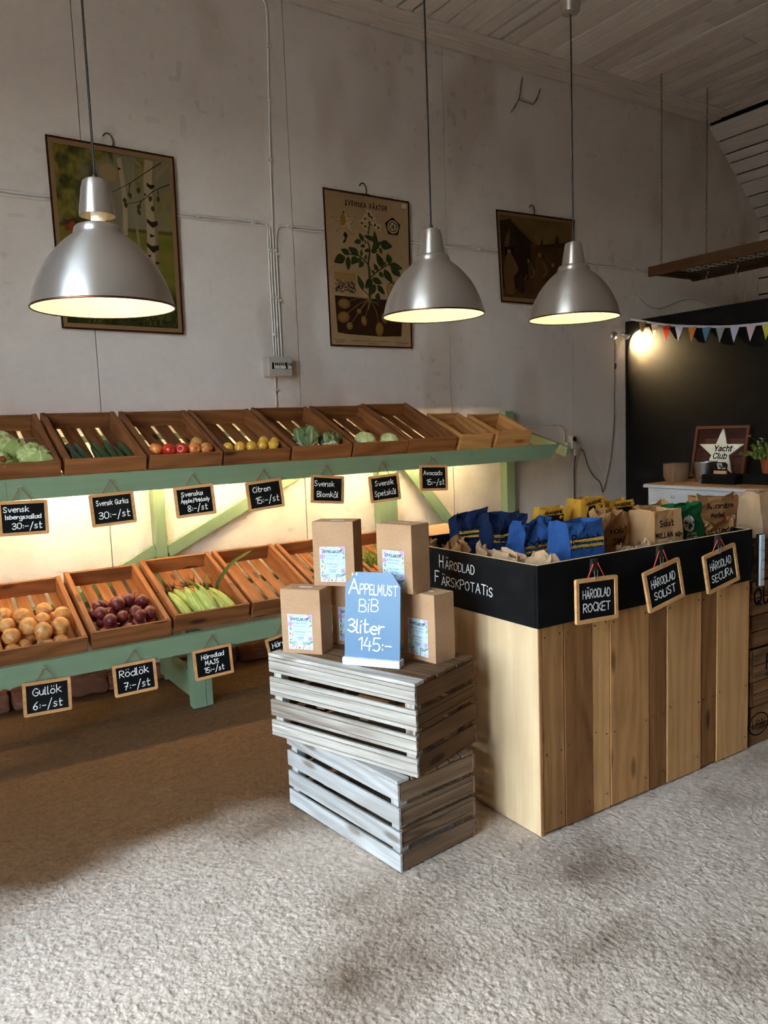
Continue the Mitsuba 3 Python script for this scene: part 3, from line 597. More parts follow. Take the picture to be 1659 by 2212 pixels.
def blade(pts, w, c0=(70, 92, 40), c1=(122, 136, 66)):
    p = crom(pts, 5); n = len(p); t = np.linspace(0, 1, n); ww = w * np.sin(np.clip(t * 0.9 + 0.1, 0, 1) * np.pi) ** 0.6
    d = np.gradient(p, axis=0); s = np.cross(d, [0, 0, 1.0]) + 1e-6; s /= np.linalg.norm(s, axis=1, keepdims=True)
    P = np.stack([p + s * ww[:, None] * k + [0, 0, 0.25 * abs(k) * w] for k in (-0.5, -0.25, 0, 0.25, 0.5)], 1)
    c = np.stack([np.tile(lin(*c0) * (0.8 + 0.4 * abs(k)) , (n, 1)) * (1 - t[:, None]) + t[:, None] * lin(*c1) for k in (-1, -0.5, 0, 0.5, 1)], 1)
    return grid(P, c)
for i, (x, y, z, a, el, lab) in enumerate(((-0.118, 0.045, 0.040, 13, 8, 'ear of corn lying leftmost in the crate, dark silk at its tip'), (-0.055, 0.10, 0.038, 14, 4, 'ear of corn half hidden behind the leftmost two in the crate'), (-0.030, 0.04, 0.042, 8, 14, 'short upright ear of corn, third from the right in the crate'), (0.018, 0.03, 0.062, 13, 16, 'long ear of corn lying on top in the middle of the crate'), (0.080, 0.032, 0.040, 14, 10, 'ear of corn second from the right in the crate, narrow leaf standing up from it'), (0.135, 0.045, 0.040, 12, 6, 'rightmost ear of corn in the crate, long dark leaf trailing over the side'))):
    k = thing('corn_ear', lab, 'corn', 'ears of corn in the lower crate'); m = M(LC['corn'], tr(x, y, z), rot('z', a), rot('x', el))
    put('husk', HK[i % 3], None, k, m=m); put('silk', SK[i % 2], None, k, m=m)
    if i == 4: put('husk_leaf', blade([(0, 0.19, 0.02), (0.0, 0.20, 0.08), (-0.01, 0.20, 0.15)], 0.018), 'leaf', k, smooth=True, m=m)
    if i == 5: put('husk_leaf', blade([(0, 0.17, 0.02), (0.03, 0.21, 0.06), (0.13, 0.25, 0.13), (0.22, 0.26, 0.165), (0.29, 0.27, 0.18)], 0.024, (52, 64, 30), (96, 100, 54)), 'leaf', k, smooth=True, m=m)
    if i == 3: put('husk_leaf', blade([(0.0, 0.15, 0.024), (-0.02, 0.20, 0.04), (-0.05, 0.235, 0.05)], 0.024), 'leaf', k, smooth=True, m=m)
# straw, greens, carrots
r = np.random.default_rng(8); out = []
for i in range(46):
    x, y, a = (0.13 * (r.random() < 0.5) - 0.06 + r.normal(0, 0.035)), 0.05 + abs(r.normal(0, 0.022)), r.uniform(0, 6.28); L = r.uniform(0.02, 0.06); d = np.array([math.cos(a), math.sin(a) * 0.6, r.uniform(0, 0.7)]) * L
    b = np.array([x, y, 0.010 + r.uniform(0, 0.012)]); out.append(tube([b, b + d * 0.5 + [0, 0, 0.006], b + d], 0.0012, 4, lin(196, 160, 92) * r.uniform(0.6, 1.15)))
put('straw', cat(out), 'matte', m=LC['straw'], label='loose bits of dry straw at the bottom of an empty crate', cat_='straw', kind='stuff')
k = thing('leafy_greens', 'bunch of round green leaves in the crate half hidden by the juice boxes', 'greens'); r = np.random.default_rng(2)
for i in range(26):
    L = r.uniform(0.05, 0.085); b = (r.uniform(-0.16, 0.14), r.uniform(0.06, 0.24), r.uniform(0.02, 0.10))
    put('leaf', leaf_sheet(L, L * 0.8, i, 0.4, 0.3, 0.4, 8, 5, (84, 112, 46), (134, 152, 70), (170, 182, 110)), 'leaf', k, smooth=True, m=M(LC['greens'], tr(*b), rot('z', r.uniform(0, 360)), rot('x', r.uniform(-10, 70))))
def carrot(seed):
    t = np.linspace(0, 1, 14); g = tube(np.stack([0.006 * np.sin(3 * t + seed), t * 0.16, 0 * t], 1), np.interp(t, [0, 0.06, 0.5, 1], [0.001, 0.005, 0.011, 0.015]), 12)
    n = meshkit.noise(g.v * [40, 260, 40] + seed)[:, None]; return G(g.v, g.f, None, lin(222, 112, 40) * (0.75 + 0.4 * n))
CT = shape(carrot(1), 'satin', True)
def fern(seed):
    r = np.random.default_rng(seed); out = []
    for i in range(5):
        d = np.array([r.normal(0, 0.45), 1.0, r.uniform(0.2, 0.9)]); d /= np.linalg.norm(d); L = r.uniform(0.09, 0.15); b = np.array([0, 0.158, 0.0])
        p = crom([b, b + d * L * 0.5, b + d * L + [0, 0, -0.02]], 6); out.append(tube(p, 0.0015, 4, lin(120, 130, 52)))
        for q in p[2:]:
            for j in range(5):
                e = r.normal(0, 1, 3); e /= np.linalg.norm(e); e = e * 0.7 + d * 0.5; out.append(tube([q, q + e * 0.010, q + e * 0.022 + [0, 0, -0.003]], [0.0018, 0.0024, 0.0006], 3, lin(136, 146, 56) * r.uniform(0.5, 1.2), cap=False))
    return cat(out)
FN = [shape(fern(i), 'matte') for i in range(3)]
r = np.random.default_rng(31)
for i in range(12):
    x, y = -0.15 + 0.027 * i, 0.03 + 0.03 * (i % 3); k = thing('carrot', 'orange carrot with its feathery green top, among others in a crate behind the juice boxes', 'carrot', 'carrots in the lower crate')
    m = M(LC['carrot'], tr(x, y, 0.024 + 0.022 * (i % 3)), rot('z', r.uniform(-16, 16)), rot('x', r.uniform(2, 10))); put('root', CT, None, k, m=m); put('leafy_top', FN[i % 3], None, k, m=m)
k = thing('cardboard_lid', 'flat brown cardboard lid with pen writing, lying on a crate behind the black counter', 'cardboard')
m = M(LC['carton'], tr(0.05, 0.06, 0.124), rot('x', 4))
put('sheet', box(-0.14, 0.26, 0.05, 0.48, 0, 0.006, 4), 'kraft', k, m=m)
put('lettering', flat(words([('Delikatess', 0.08, 0.10, 0.028)], 0.004, 3), 0.0062, 0.0004), 'ink', k, m=m)
B['ink'] = two({'type': 'diffuse', 'reflectance': rgb(26, 22, 24)})

# ------------------------------------------------------------------ chalkboard signs
SW, SH = 0.218, 0.163
def sign_parts(w, h, fr=0.015, t=0.011):
    o = sg.box(-w / 2, -h / 2, w / 2, h / 2).buffer(-0.008).buffer(0.008, quad_segs=4); i = sg.box(-w / 2 + fr, -h / 2 + fr, w / 2 - fr, h / 2 - fr)
    g = flat(o.difference(i), 0, t); n = next(_ids) % 100
    g.uv = np.stack([10 * (400 + n) + 5 + np.where(np.abs(g.v[:, 1]) > h / 2 - fr - 1e-6, g.v[:, 0], g.v[:, 1]), np.where(np.abs(g.v[:, 1]) > h / 2 - fr - 1e-6, g.v[:, 1], g.v[:, 0])], 1)
    return shape(g, 'wood'), shape(flat(i, 0.002, 0.004), 'slate')
SIGN = [sign_parts(SW, SH) for _ in range(3)]
B['cord_red'] = two({'type': 'diffuse', 'reflectance': rgb(150, 66, 46)})
B['cord_coral'] = two({'type': 'diffuse', 'reflectance': rgb(206, 82, 62)})
def chalk_sign(x, y, z, ang, nail, text, label, group, lean=4.0, name='chalkboard_sign', clip=False):
    k = thing(name, label, 'sign', group)
    m = M(tr(x, y, z), STAND, rot('z', ang), rot('x', -lean)); f, s = SIGN[next(_ids) % 3]
    put('frame', f, None, k, m=m); put('slate', s, None, k, m=m)
    put('lettering', flat(words(text, 0.0044, int(x * 100), fit=0.160 if not clip else 0.146, gap=2.8), 0.0062, 0.0005), 'chalk', k, m=m)
    a, b = (m @ [-0.045, SH / 2 - 0.004, 0.005, 1])[:3], (m @ [0.045, SH / 2 - 0.004, 0.005, 1])[:3]; n = np.array([nail[0], y + 0.004, nail[1]])
    if not clip:
        put('cord', cat([tube([n + [0, -0.006, 0.0], a], 0.0017, 6), tube([n + [0, -0.006, 0.0], b], 0.0017, 6)]), 'cord_red', k)
        put('nail', cat([tube([n + [0, 0.012, 0], n + [0, -0.012, 0]], 0.0018, 6), tube([n + [0, -0.012, 0], n + [0, -0.014, 0]], 0.0042, 8)]), 'steel', k)
    else:
        c = n + [0, -0.012, 0.0]
        put('cord', cat([tube([c + [-0.012, 0, -0.004], a], 0.002, 6), tube([c + [0.012, 0, -0.004], b], 0.002, 6)]), 'cord_coral', k)
        q = [(n[0] - 0.017, n[2] - 0.032), (n[0] + 0.017, n[2] - 0.032), (n[0] + 0.013, n[2] + 0.012), (n[0] - 0.013, n[2] + 0.012)]
        put('binder_clip', flat(sg.Polygon(q), 0, 0.012).tf(M(tr(0, y + 0.006, 0), STAND)), 'blackmetal', k)
        for s in (-1, 1): put('clip_wire', tube([[n[0] + s * 0.010, y - 0.010, n[2] - 0.030], [n[0] + s * 0.005, y - 0.010, n[2] - 0.062]], 0.0016, 6), 'steel', k)
    return k
B['blackmetal'] = two(principled(rgb(34, 28, 24), 0.4, 0.5))
GUS, GLS, GCS = 'chalkboard signs hung on the upper green board', 'chalkboard signs hung on the lower green board', 'chalkboard signs clipped to the black counter'
W_ = 'small pine-framed chalkboard sign reading '
for x, z, ang, nail, text, what in (
    (0.560, 1.141, -1.5, (0.557, 1.291), [('Svensk', -0.030, 0.030, 0.026), ('Isbergssallad', 0.0, -0.004, 0.020, 0.0042), ('30:-/st', 0.014, -0.052, 0.029)], 'Svensk Isbergssallad 30:-/st'),
    (0.975, 1.148, 2.2, (0.973, 1.292), [('Svensk Gurka', 0.0, 0.022, 0.025), ('30:-/st', 0.004, -0.044, 0.034)], 'Svensk Gurka 30:-/st'),
    (1.401, 1.154, 2.5, (1.399, 1.295), [('Svenska', -0.012, 0.028, 0.023), ('Äpple,Pinklady', 0.002, -0.006, 0.019, 0.0042), ('8:-/st', 0.010, -0.052, 0.030)], 'Svenska Äpple, Pinklady 8:-/st'),
    (1.807, 1.155, 3.9, (1.805, 1.295), [('Citron', -0.018, 0.020, 0.029), ('15:-/st', 0.010, -0.044, 0.034)], 'Citron 15:-/st'),
    (2.205, 1.155, -6.0, (2.203, 1.297), [('Svensk', -0.022, 0.018, 0.030), ('Blomkål', 0.0, -0.044, 0.030)], 'Svensk Blomkål'),
    (2.605, 1.134, 2.6, (2.592, 1.300), [('Svensk', 0.0, 0.018, 0.031), ('Spetskål', 0.0, -0.044, 0.031)], 'Svensk Spetskål'),
    (2.981, 1.172, -3.4, (2.979, 1.305), [('Avocado', -0.006, 0.018, 0.028), ('15:-/st', 0.014, -0.044, 0.034)], 'Avocado 15:-/st')):
    chalk_sign(x, 4.037, z, ang, nail, text, W_ + what + ', on the upper board', GUS)
for x, z, ang, nail, text, what in (
    (0.591, 0.270, -2.0, (0.591, 0.417), [('Gullök', 0.0, 0.014, 0.036), ('6:-/st', 0.0, -0.052, 0.036)], 'Gullök 6:-/st'),
    (1.013, 0.277, 0.5, (1.017, 0.421), [('Rödlök', -0.004, 0.014, 0.036), ('7:-/st', 0.006, -0.052, 0.036)], 'Rödlök 7:-/st'),
    (1.431, 0.277, 1.5, (1.433, 0.424), [('Härodlad', 0.0, 0.026, 0.023), ('MAJS', -0.008, -0.010, 0.024), ('15:-/st', 0.002, -0.050, 0.027)], 'Härodlad MAJS 15:-/st'),
    (1.862, 0.279, 10.0, (1.858, 0.432), [('Härodlad', 0.0, 0.020, 0.027), ('Knippelök', 0.0, -0.028, 0.027)], 'Härodlad Knippelök')):
    chalk_sign(x, 3.994, z, ang, nail, text, W_ + what + ', on the lower board', GLS)
for x, z, ang, nail, text, what in (
    (2.152, 0.852, -2.5, (2.145, 0.990), [('HÄRODLAD', 0.0, 0.008, 0.030, 0.0042), ('ROCKET', 0.0, -0.042, 0.030, 0.0042)], 'HÄRODLAD ROCKET'),
    (2.531, 0.852, 10.0, (2.512, 0.995), [('HÄRODLAD', 0.0, 0.006, 0.030, 0.0042), ('SOLiST', 0.0, -0.044, 0.030, 0.0042)], 'HÄRODLAD SOLiST'),
    (2.899, 0.870, 9.0, (2.882, 0.996), [('HÄRODLAD', 0.0, 0.006, 0.030, 0.0042), ('SECURA', 0.0, -0.044, 0.030, 0.0042)], 'HÄRODLAD SECURA')):
    chalk_sign(x, 1.944, z, ang, nail, text, W_ + what + ', clipped to the counter', GCS, clip=True, lean=3.0)
put('nail', cat([tube([[3.30, 4.06, 1.31], [3.30, 4.03, 1.31]], 0.0018, 6), tube([[3.30, 4.03, 1.31], [3.30, 4.028, 1.31]], 0.0045, 8)]), 'steel', sh)

# ------------------------------------------------------------------ the two grey slatted crates
def slat_box(corner, ex, L, Wd, H, wood_long, wood_end, ribs_long, ribs_end, top, name_label, zs, zend):
    """corner: near corner; ex: unit vector along the short (right) side; long side goes to the back left."""
    k = thing('slatted_crate', name_label, 'crate', 'weathered slatted crates')
    ex = np.array([ex[0], ex[1], 0.0]); ey = np.array([-ex[1], ex[0], 0.0]); m = np.eye(4); m[:3, 0], m[:3, 1], m[:3, 3] = ex, ey, corner   # local x: right side, y: back along the long side
    t = 0.012
    def ribbed(x0, x1, y0, y1, z0, z1, wood, ribs, axis):
        if not ribs: return box(x0, x1, y0, y1, z0, z1, wood, 0.002, axis)
        h = z1 - z0; cuts = [z0, z0 + h * 0.22, z1 - h * 0.24, z1]; n = next(_ids)
        return cat([box(x0, x1, y0, y1, a + 0.0009, b - 0.0009, wood, 0.0012, axis, n) for a, b in zip(cuts[:-1], cuts[1:])])
    for (z0, z1), rb in zip(zs, ribs_long):
        d = rng.uniform(0, 0.004)
        put('long_slat', ribbed(0, t, -d, L, z0, z1, wood_long, rb, 1), 'wood_rough', k, m=m)
        put('long_slat', ribbed(Wd - t, Wd, -0.002, L, z0, z1, wood_end, 0, 1), 'wood_rough', k, m=m)
    for (z0, z1), rb in zip(zend, ribs_end):
        put('end_slat', ribbed(t + 0.003, Wd - t - 0.001 + rng.uniform(0, 0.008), 0, t, z0, z1, wood_end, rb, 0), 'wood_rough', k, m=m)
        put('end_slat', ribbed(t + 0.003, Wd - t - 0.003, L - t, L, z0, z1, wood_end, 0, 0), 'wood_rough', k, m=m)
    for x in (t + 0.001, Wd - t - 0.041):
        for y in (t + 0.001, L - t - 0.041): put('corner_post', box(x, x + 0.04, y, y + 0.04, 0.005, H - 0.014, wood_long if x < 0.1 else wood_end), 'wood_rough', k, m=m)
    for y in (L * 0.34, L * 0.64): put('cross_batten', box(t + 0.001, Wd - t - 0.001, y - 0.02, y + 0.02, 0.15, 0.162, wood_end), 'wood_rough', k, m=m)
    n = 6; w = Wd / n
    for i in range(n):
        e0, e1 = rng.uniform(-0.006, 0.004), rng.uniform(-0.004, 0.006)
        put('top_plank' if top else 'bottom_plank', ribbed(0.001 + i * w, (i + 1) * w - 0.006, e0, L + e1, (H - 0.013) if top else 0.012, H if top else 0.022, wood_end if i else wood_long, 0, 1), 'wood_rough', k, m=m)
    return m
ea = np.array([1.797 - 1.436, 2.202 - 2.078]); ea /= np.linalg.norm(ea)
eb = np.array([1.731 - 1.364, 2.145 - 2.103]); eb /= np.linalg.norm(eb)
slat_box([1.364, 2.103, 0.0], eb, 0.69, 0.370, 0.322, 13, 17, (0, 0, 0, 0), (0, 1, 1, 0), True, 'lower of two stacked slatted crates, washed pale grey boards, on the concrete floor',
         [(0.001, 0.062), (0.077, 0.142), (0.163, 0.226), (0.250, 0.309)], [(0.0, 0.062), (0.083, 0.150), (0.160, 0.226), (0.243, 0.306)])
CT_M = slat_box([1.432, 2.080, 0.3225], ea, 0.70, 0.382, 0.329, 1, 14, (1, 1, 1, 1), (0, 0, 1, 0), True, 'upper of two stacked slatted crates, weathered brown-grey boards, carrying the juice boxes',
         [(0.001, 0.064), (0.080, 0.145), (0.163, 0.236), (0.254, 0.315)], [(0.0, 0.066), (0.088, 0.150), (0.166, 0.228), (0.246, 0.314)])
TOP = 0.6515

# ------------------------------------------------------------------ juice boxes and the tilted board
BW, BD, BH = 0.168, 0.104, 0.249
def juice_label():
    """The printed label: flat paper with its flowers and text, 0.1 x 0.135 m, lower left corner at the origin."""
    r = np.random.default_rng(3); w, h = 0.103, 0.137; out = [flat(sg.box(0, 0, w, h), 0, 0.0004, lin(196, 214, 216))]
    def dab(x, y, a, b, ang, c, z=0.00045): out.append(flat(sa.rotate(sa.scale(sg.Point(x, y).buffer(1, quad_segs=3), a, b), ang), z, 0.0002, lin(*c)))
    def flower(x, y, s, c):
        for i in range(5): dab(x + s * 0.7 * math.cos(i * 1.257), y + s * 0.7 * math.sin(i * 1.257), s * 0.55, s * 0.35, math.degrees(i * 1.257), c)
        dab(x, y, s * 0.2, s * 0.2, 0, (168, 112, 160), 0.0007)
    for x, y, s in ((0.012, 0.126, 0.010), (0.010, 0.098, 0.011), (0.094, 0.128, 0.011), (0.094, 0.043, 0.010), (0.018, 0.010, 0.010), (0.090, 0.008, 0.008)): flower(x, y, s, [(206, 176, 216), (190, 150, 200), (222, 190, 214)][int(x * 1e4) % 3])
    for x, y, a in ((0.012, 0.079, -60), (0.085, 0.122, 40), (0.097, 0.113, -70), (0.009, 0.024, -50), (0.089, 0.026, 60), (0.022, 0.018, -30), (0.098, 0.030, 40)): dab(x, y, 0.0075, 0.003, a, (96, 150, 96))
    for x, y, a in ((0.009, 0.060, -55), (0.010, 0.036, 40), (0.046, 0.006, 35), (0.083, 0.119, 20), (0.098, 0.095, 60)): dab(x, y, 0.0045, 0.0018, a, (30, 34, 36))
    for x0, y0, c in ((0.022, 0.055, (206, 120, 80)), (0.036, 0.006, (206, 140, 96)), (0.066, 0.008, (196, 120, 76)), (0.033, 0.006, (226, 190, 160))):
        out.append(flat(sg.LineString(crom([(x0, y0 + 0.012), (x0 - 0.001, y0 + 0.003), (x0 - 0.006, y0 - 0.006)], 4)).buffer(0.0014), 0.0005, 0.0002, lin(*c)))
    for x, y in ((0.045, 0.131), (0.060, 0.132), (0.092, 0.088), (0.094, 0.072), (0.024, 0.132)): out.append(flat(sg.LineString([(x - 0.004, y - 0.003), (x, y + 0.003), (x + 0.005, y - 0.002), (x - 0.002, y)]).buffer(0.0004), 0.0005, 0.0002, lin(110, 128, 140)))
    def txt(s, x, y, hh, c, bold=False, sx=1.0):
        e = meshkit.text_mesh(s, hh, 0.0003, bold); b = e.bounds; v = (np.array(e.vertices) - [(b[0][0] + b[1][0]) / 2, 0, 0]) * [sx, 1, 1]; out.append(G(v + [x, y, 0.00045], e.faces, None, lin(*c)))
    txt('ÄPPELMUST', 0.0515, 0.112, 0.0115, (28, 30, 34), True, 0.86); txt('GRÖNALUNDS', 0.0515, 0.099, 0.0068, (92, 122, 140), False, 1.0); txt('GÅRDSMUSTERI', 0.0515, 0.088, 0.0052, (100, 128, 146))
    for y, x0, x1 in ((0.0795, 0.047, 0.056), (0.070, 0.026, 0.077), (0.066, 0.030, 0.073), (0.057, 0.030, 0.073), (0.0475, 0.037, 0.066), (0.044, 0.034, 0.069), (0.040, 0.038, 0.064), (0.036, 0.041, 0.061), (0.028, 0.012, 0.040), (0.025, 0.016, 0.034), (0.022, 0.014, 0.032), (0.028, 0.061, 0.086), (0.025, 0.062, 0.090), (0.022, 0.062, 0.084), (0.019, 0.062, 0.088)):
        x = x0
        while x < x1: L = r.uniform(0.002, 0.006); out.append(flat(sg.box(x, y, min(x + L, x1), y + 0.0017), 0.00045, 0.0002, lin(86, 108, 122))); x += L + 0.0011
    return shape(cat(out), 'matte')
LAB = juice_label()
def body():
    o = sg.box(0, 0, BW, BD).buffer(-0.003).buffer(0.003, quad_segs=3)
    e = trimesh.creation.extrude_polygon(o, BH - 0.003, engine='earcut'); return G(e.vertices, e.faces)
hole = sg.LineString([(BW / 2 - 0.026, BD * 0.52), (BW / 2 + 0.026, BD * 0.52)]).buffer(0.009)
BOX = dict(carton=shape(body(), 'kraft', 25), flap=shape(flat(sg.box(0.0015, 0.002, BW - 0.0015, BD - 0.0015).difference(hole), BH - 0.003, 0.0035), 'kraft'), slot=shape(flat(hole, BH - 0.0029, 0.0004), 'dark'),
           tab=shape(flat(sa.translate(sa.scale(hole, 0.86, 0.5), 0, 0.002), 0, 0.0012).tf(M(tr(0, 0, BH - 0.0015), tr(0, BD / 2, 0), rot('x', 6), tr(0, -BD / 2, 0))), 'chalk'))
def juice_box(p, q, z, label, tab=True):
    """p: left, q: right lower corner of the labelled face."""
    k = thing('juice_box', label, 'juice box', 'cardboard juice boxes on the slatted crate'); d = np.array([q[0] - p[0], q[1] - p[1], 0]); m = frame([p[0], p[1], z], d, [0, 0, 1])
    put('carton', BOX['carton'], None, k, m=m); put('top_flap', BOX['flap'], None, k, m=m); put('handle_slot', BOX['slot'], None, k, m=m)
    if tab: put('handle_tab', BOX['tab'], None, k, m=m, label='white plastic handle strip')
    put('label', LAB, None, k, m=M(m, tr(0.028, -0.0003, 0.016), STAND), label='pale blue label reading ÄPPELMUST with flowers')
def along(q, a, L): a = math.radians(a); return (q[0] - L * math.cos(a), q[1] - L * math.sin(a)), q
juice_box((1.256, 2.716), (1.357, 2.582), TOP, 'brown cardboard juice box standing at the left, front corner of the pile of five')
juice_box(*along((1.619, 2.210), -80.5, BW), TOP, 'brown cardboard juice box standing at the right, in the shade of the tilted board')
juice_box((1.466, 2.690), (1.562, 2.552), TOP, 'brown cardboard juice box in the middle, mostly hidden behind the tilted board')
ZU2 = TOP + BH + 0.002
juice_box((1.384, 2.672), (1.494, 2.545), ZU2, 'brown cardboard juice box on top at the left, its label wholly visible')
juice_box((1.527, 2.435), (1.573, 2.274), ZU2, 'brown cardboard juice box on top at the right, partly behind the tilted board', tab=False)
# board
bx = np.array([1.491 - 1.363, 2.246 - 2.431, 0]); bx /= np.linalg.norm(bx); mB = frame([1.363, 2.431, TOP], bx, [0, 0, 1])
k = thing('price_easel', 'chalkboard with painted blue sky sheen reading ÄPPELMUST BiB 3liter 145:- standing in a pale wooden foot', 'sign')
put('foot', box(0, 0.224, -0.010, 0.034, 0, 0.028, 9, 0.002), 'paint', k, m=mB)
bw, bh = 0.216, 0.312
pb = sg.Polygon([(0, 0), (bw, 0), (bw, bh - 0.048), (bw - 0.034, bh), (0.040, bh), (0, bh - 0.052)])
mb = M(mB, tr(0.004, 0.012, 0.024), rot('x', -7), STAND, rot('z', 0))
put('board', flat(pb, 0, 0.008), 'blackboard_sky_blue', k, m=mb)
put('lettering', flat(words([('Ä', 0.034, 0.232, 0.050, 0.0055), ('PPELMUST', 0.132, 0.232, 0.035, 0.005), ('BiB', 0.094, 0.170, 0.046, 0.0036), ('3liter', 0.084, 0.092, 0.046, 0.0052), ('145:-', 0.120, 0.030, 0.044, 0.0044)], 0.006, 5, fit=0.150, gap=2.4), 0.0082, 0.0005), 'chalk', k, m=mb)

# ------------------------------------------------------------------ the potato counter
CX0, CX1, CY0, CY1, CZ0, CZ1 = 1.905, 3.186, 1.988, 2.885, 0.775, 1.003
ct = thing('potato_counter', 'counter clad in vertical planks, a black painted bin of paper bags on top', 'counter')
put('end_panel', box(CX0, CX0 + 0.018, CY0 + 0.0015, CY0 + 0.70, 0, CZ0, 3, 0.001, 2), 'wood', ct)
put('end_panel', box(CX0, CX0 + 0.018, CY0 + 0.703, CY1, 0, CZ0, 2, 0.001, 2), 'wood', ct)
ed = [1.906, 1.922, 2.035, 2.181, 2.281, 2.508, 2.617, 2.841, 2.951, 3.184]
for i, (a, b) in enumerate(zip(ed[:-1], ed[1:])):
    y = CY0 + (0, 0.003, 0.001, 0.004, 0.0015, 0.003, 0.0, 0.004, 0.001)[i]
    put('plank', box(a + 0.0012, b - 0.0012, y, y + 0.02, 0.001 + 0.003 * (i % 3 == 1), CZ0 - 0.0005, (2, 2, 16, 15, 2, 16, 15, 16, 15)[i], 0.0018, 2), 'wood_rough', ct)
for i, (a, b) in enumerate(zip(ed[1:-1], ed[2:])):
    for x, z in ((a + 0.02, 0.735), (b - 0.02, 0.74), (a + 0.02, 0.30 + 0.01 * (i % 3)), (b - 0.02, 0.30), (b - 0.022, 0.06)):
        put('nail', lathe([(0.0001, 0.0016), (0.0030, 0.0010), (0.0034, 0.0)], 8).tf(M(tr(x, CY0 + (0.003, 0.001, 0.004, 0.0015, 0.003, 0.0, 0.004, 0.001)[i], z), STAND)), 'blackmetal', ct)
put('side_board', box(CX1 - 0.018, CX1, CY0 + 0.026, CY1, 0, CZ0, 2, 0.001, 2), 'wood', ct); put('back_board', box(CX0 + 0.02, CX1 - 0.02, CY1 - 0.018, CY1, 0, CZ0, 2, 0.001, 2), 'wood', ct)
put('frame_post', box(CX0 + 0.02, CX0 + 0.06, CY0 + 0.026, CY0 + 0.066, 0.0, CZ0 - 0.02, 2), 'wood', ct)
put('bin_floor', box(CX0 + 0.02, CX1 - 0.02, CY0 + 0.03, CY1 - 0.02, CZ0 - 0.018, CZ0, 3), 'wood', ct)
t = 0.013
def blackboard_with_edge(nm, x0, x1, y0, y1):
    b = put(nm, box(x0, x1, y0, y1, CZ0 + 0.0005, CZ1 - 0.0015, 7, 0.0015), 'slate', ct)
    put('raw_edge', box(x0 + 0.0012, x1 - 0.0012, y0 + 0.0012, y1 - 0.0012, CZ1 - 0.0014, CZ1, 3, 0.0003), 'wood', b)
blackboard_with_edge('bin_front', CX0 - 0.005, CX1, CY0 - 0.008, CY0 - 0.008 + t)
blackboard_with_edge('bin_end', CX0 - 0.006, CX0 - 0.006 + t, CY0 - 0.008 + t + 0.001, CY1)
blackboard_with_edge('bin_back', CX0 - 0.006 + t + 0.001, CX1, CY1 - t, CY1)
blackboard_with_edge('bin_side', CX1 - t, CX1, CY0 - 0.008 + t + 0.001, CY1 - t - 0.001)
# chalk words on the end: drawing x runs from the back of the counter to its front
END = np.array([[0, 0, -1, CX0 - 0.0062], [-1, 0, 0, CY1], [0, 1, 0, 0], [0, 0, 0, 1.0]])
wd = [lettering(s, h, p, 4, gap=g) for s, h, p, g in (('H', 0.052, 0.0048, 3), ('ÄRODLAD', 0.034, 0.0038, 3.2), ('F', 0.048, 0.0048, 3), ('ÄRSKPOTATiS', 0.036, 0.0038, 3.0))]
def put_words(i, x0, z0, x1):                 # fits the width
    s = wd[i][0]; b = s.bounds; s = sa.scale(s, (x1 - x0) / (b[2] - b[0]), 1, origin=(b[0], 0)); return sa.translate(s, x0 - b[0], z0)
put('lettering', flat(union_all([put_words(0, 0.336, 0.927, 0.366), put_words(1, 0.376, 0.924, 0.563), put_words(2, 0.303, 0.862, 0.336), put_words(3, 0.349, 0.854, 0.667)]), 0, 0.0006).tf(END), 'chalk', ct)

# ------------------------------------------------------------------ paper bags
def bag_fn(w, d, h, seed, slump, flare):
    r = np.random.default_rng(seed); ph = r.uniform(0, 6, 8); top = r.uniform(-0.5, 0.5, 4)
    def f(s, t):
        """s: 0..4 round the bag from its front left edge (front, right, back, left); t: 0..1 up."""
        s = np.mod(s, 4.0); k = np.floor(s).astype(int) % 4; u = s - np.floor(s)
        W = w * (1 + flare * t) ; D = d * (1 - 0.45 * t ** 2 * slump)
        bul = 0.10 * d * np.sin(np.pi * np.clip(t * 1.25, 0, 1)) * (1 - t)
        x = np.select([k == 0, k == 1, k == 2], [-W / 2 + u * W, W / 2 - np.sin(u * np.pi) * 0.30 * D * t, W / 2 - u * W], -W / 2 + np.sin(u * np.pi) * 0.30 * D * t)
        y = np.select([k == 0, k == 1, k == 2], [-D / 2 - bul * np.sin(u * np.pi), -D / 2 + u * D, D / 2 + bul * np.sin(u * np.pi)], D / 2 - u * D)
        P = np.stack([x, y, t * h], -1)
        a = slump * 0.030 * t ** 1.5
        nx = meshkit.fbm(P * 16 + seed * 3.1, 3, seed) - 0.5; ny = meshkit.fbm(P * 13 + seed * 5.7 + 9, 3, seed + 3) - 0.5
        P = P + np.stack([nx * a * 1.6, ny * a * 2.6 + slump * 0.02 * t ** 2 * top[0], 0 * nx], -1)
        P[..., 2] += t ** 6 * (0.006 * slump * np.sin(s * 2.2 + ph[0]) + 0.012 * slump * (meshkit.noise(np.stack([s * 4, s * 0, s * 0 + seed], -1), seed) - 0.5) * 2)
        return P
    return f
def strokes_on(f, area, w, h, z=0.0012):
    """A flat drawing (x from the left edge, y from the bottom, metres) on the bag's front."""
    out = []
    g = flat(area.segmentize(0.012), 0, 0.0001) ; keep = g.v[g.f][:, :, 2].max(1) > 0.00005
    x, y = g.v[:, 0] / w, g.v[:, 1] / h; e = 1e-3
    P = f(x, y); du = f(x + e, y) - f(x - e, y); dv = f(x, y + e) - f(x, y - e); n = np.cross(du, dv); n /= np.linalg.norm(n, axis=1, keepdims=True) + 1e-12
    return G(P + n * (z + g.v[:, 2:3]), g.f)
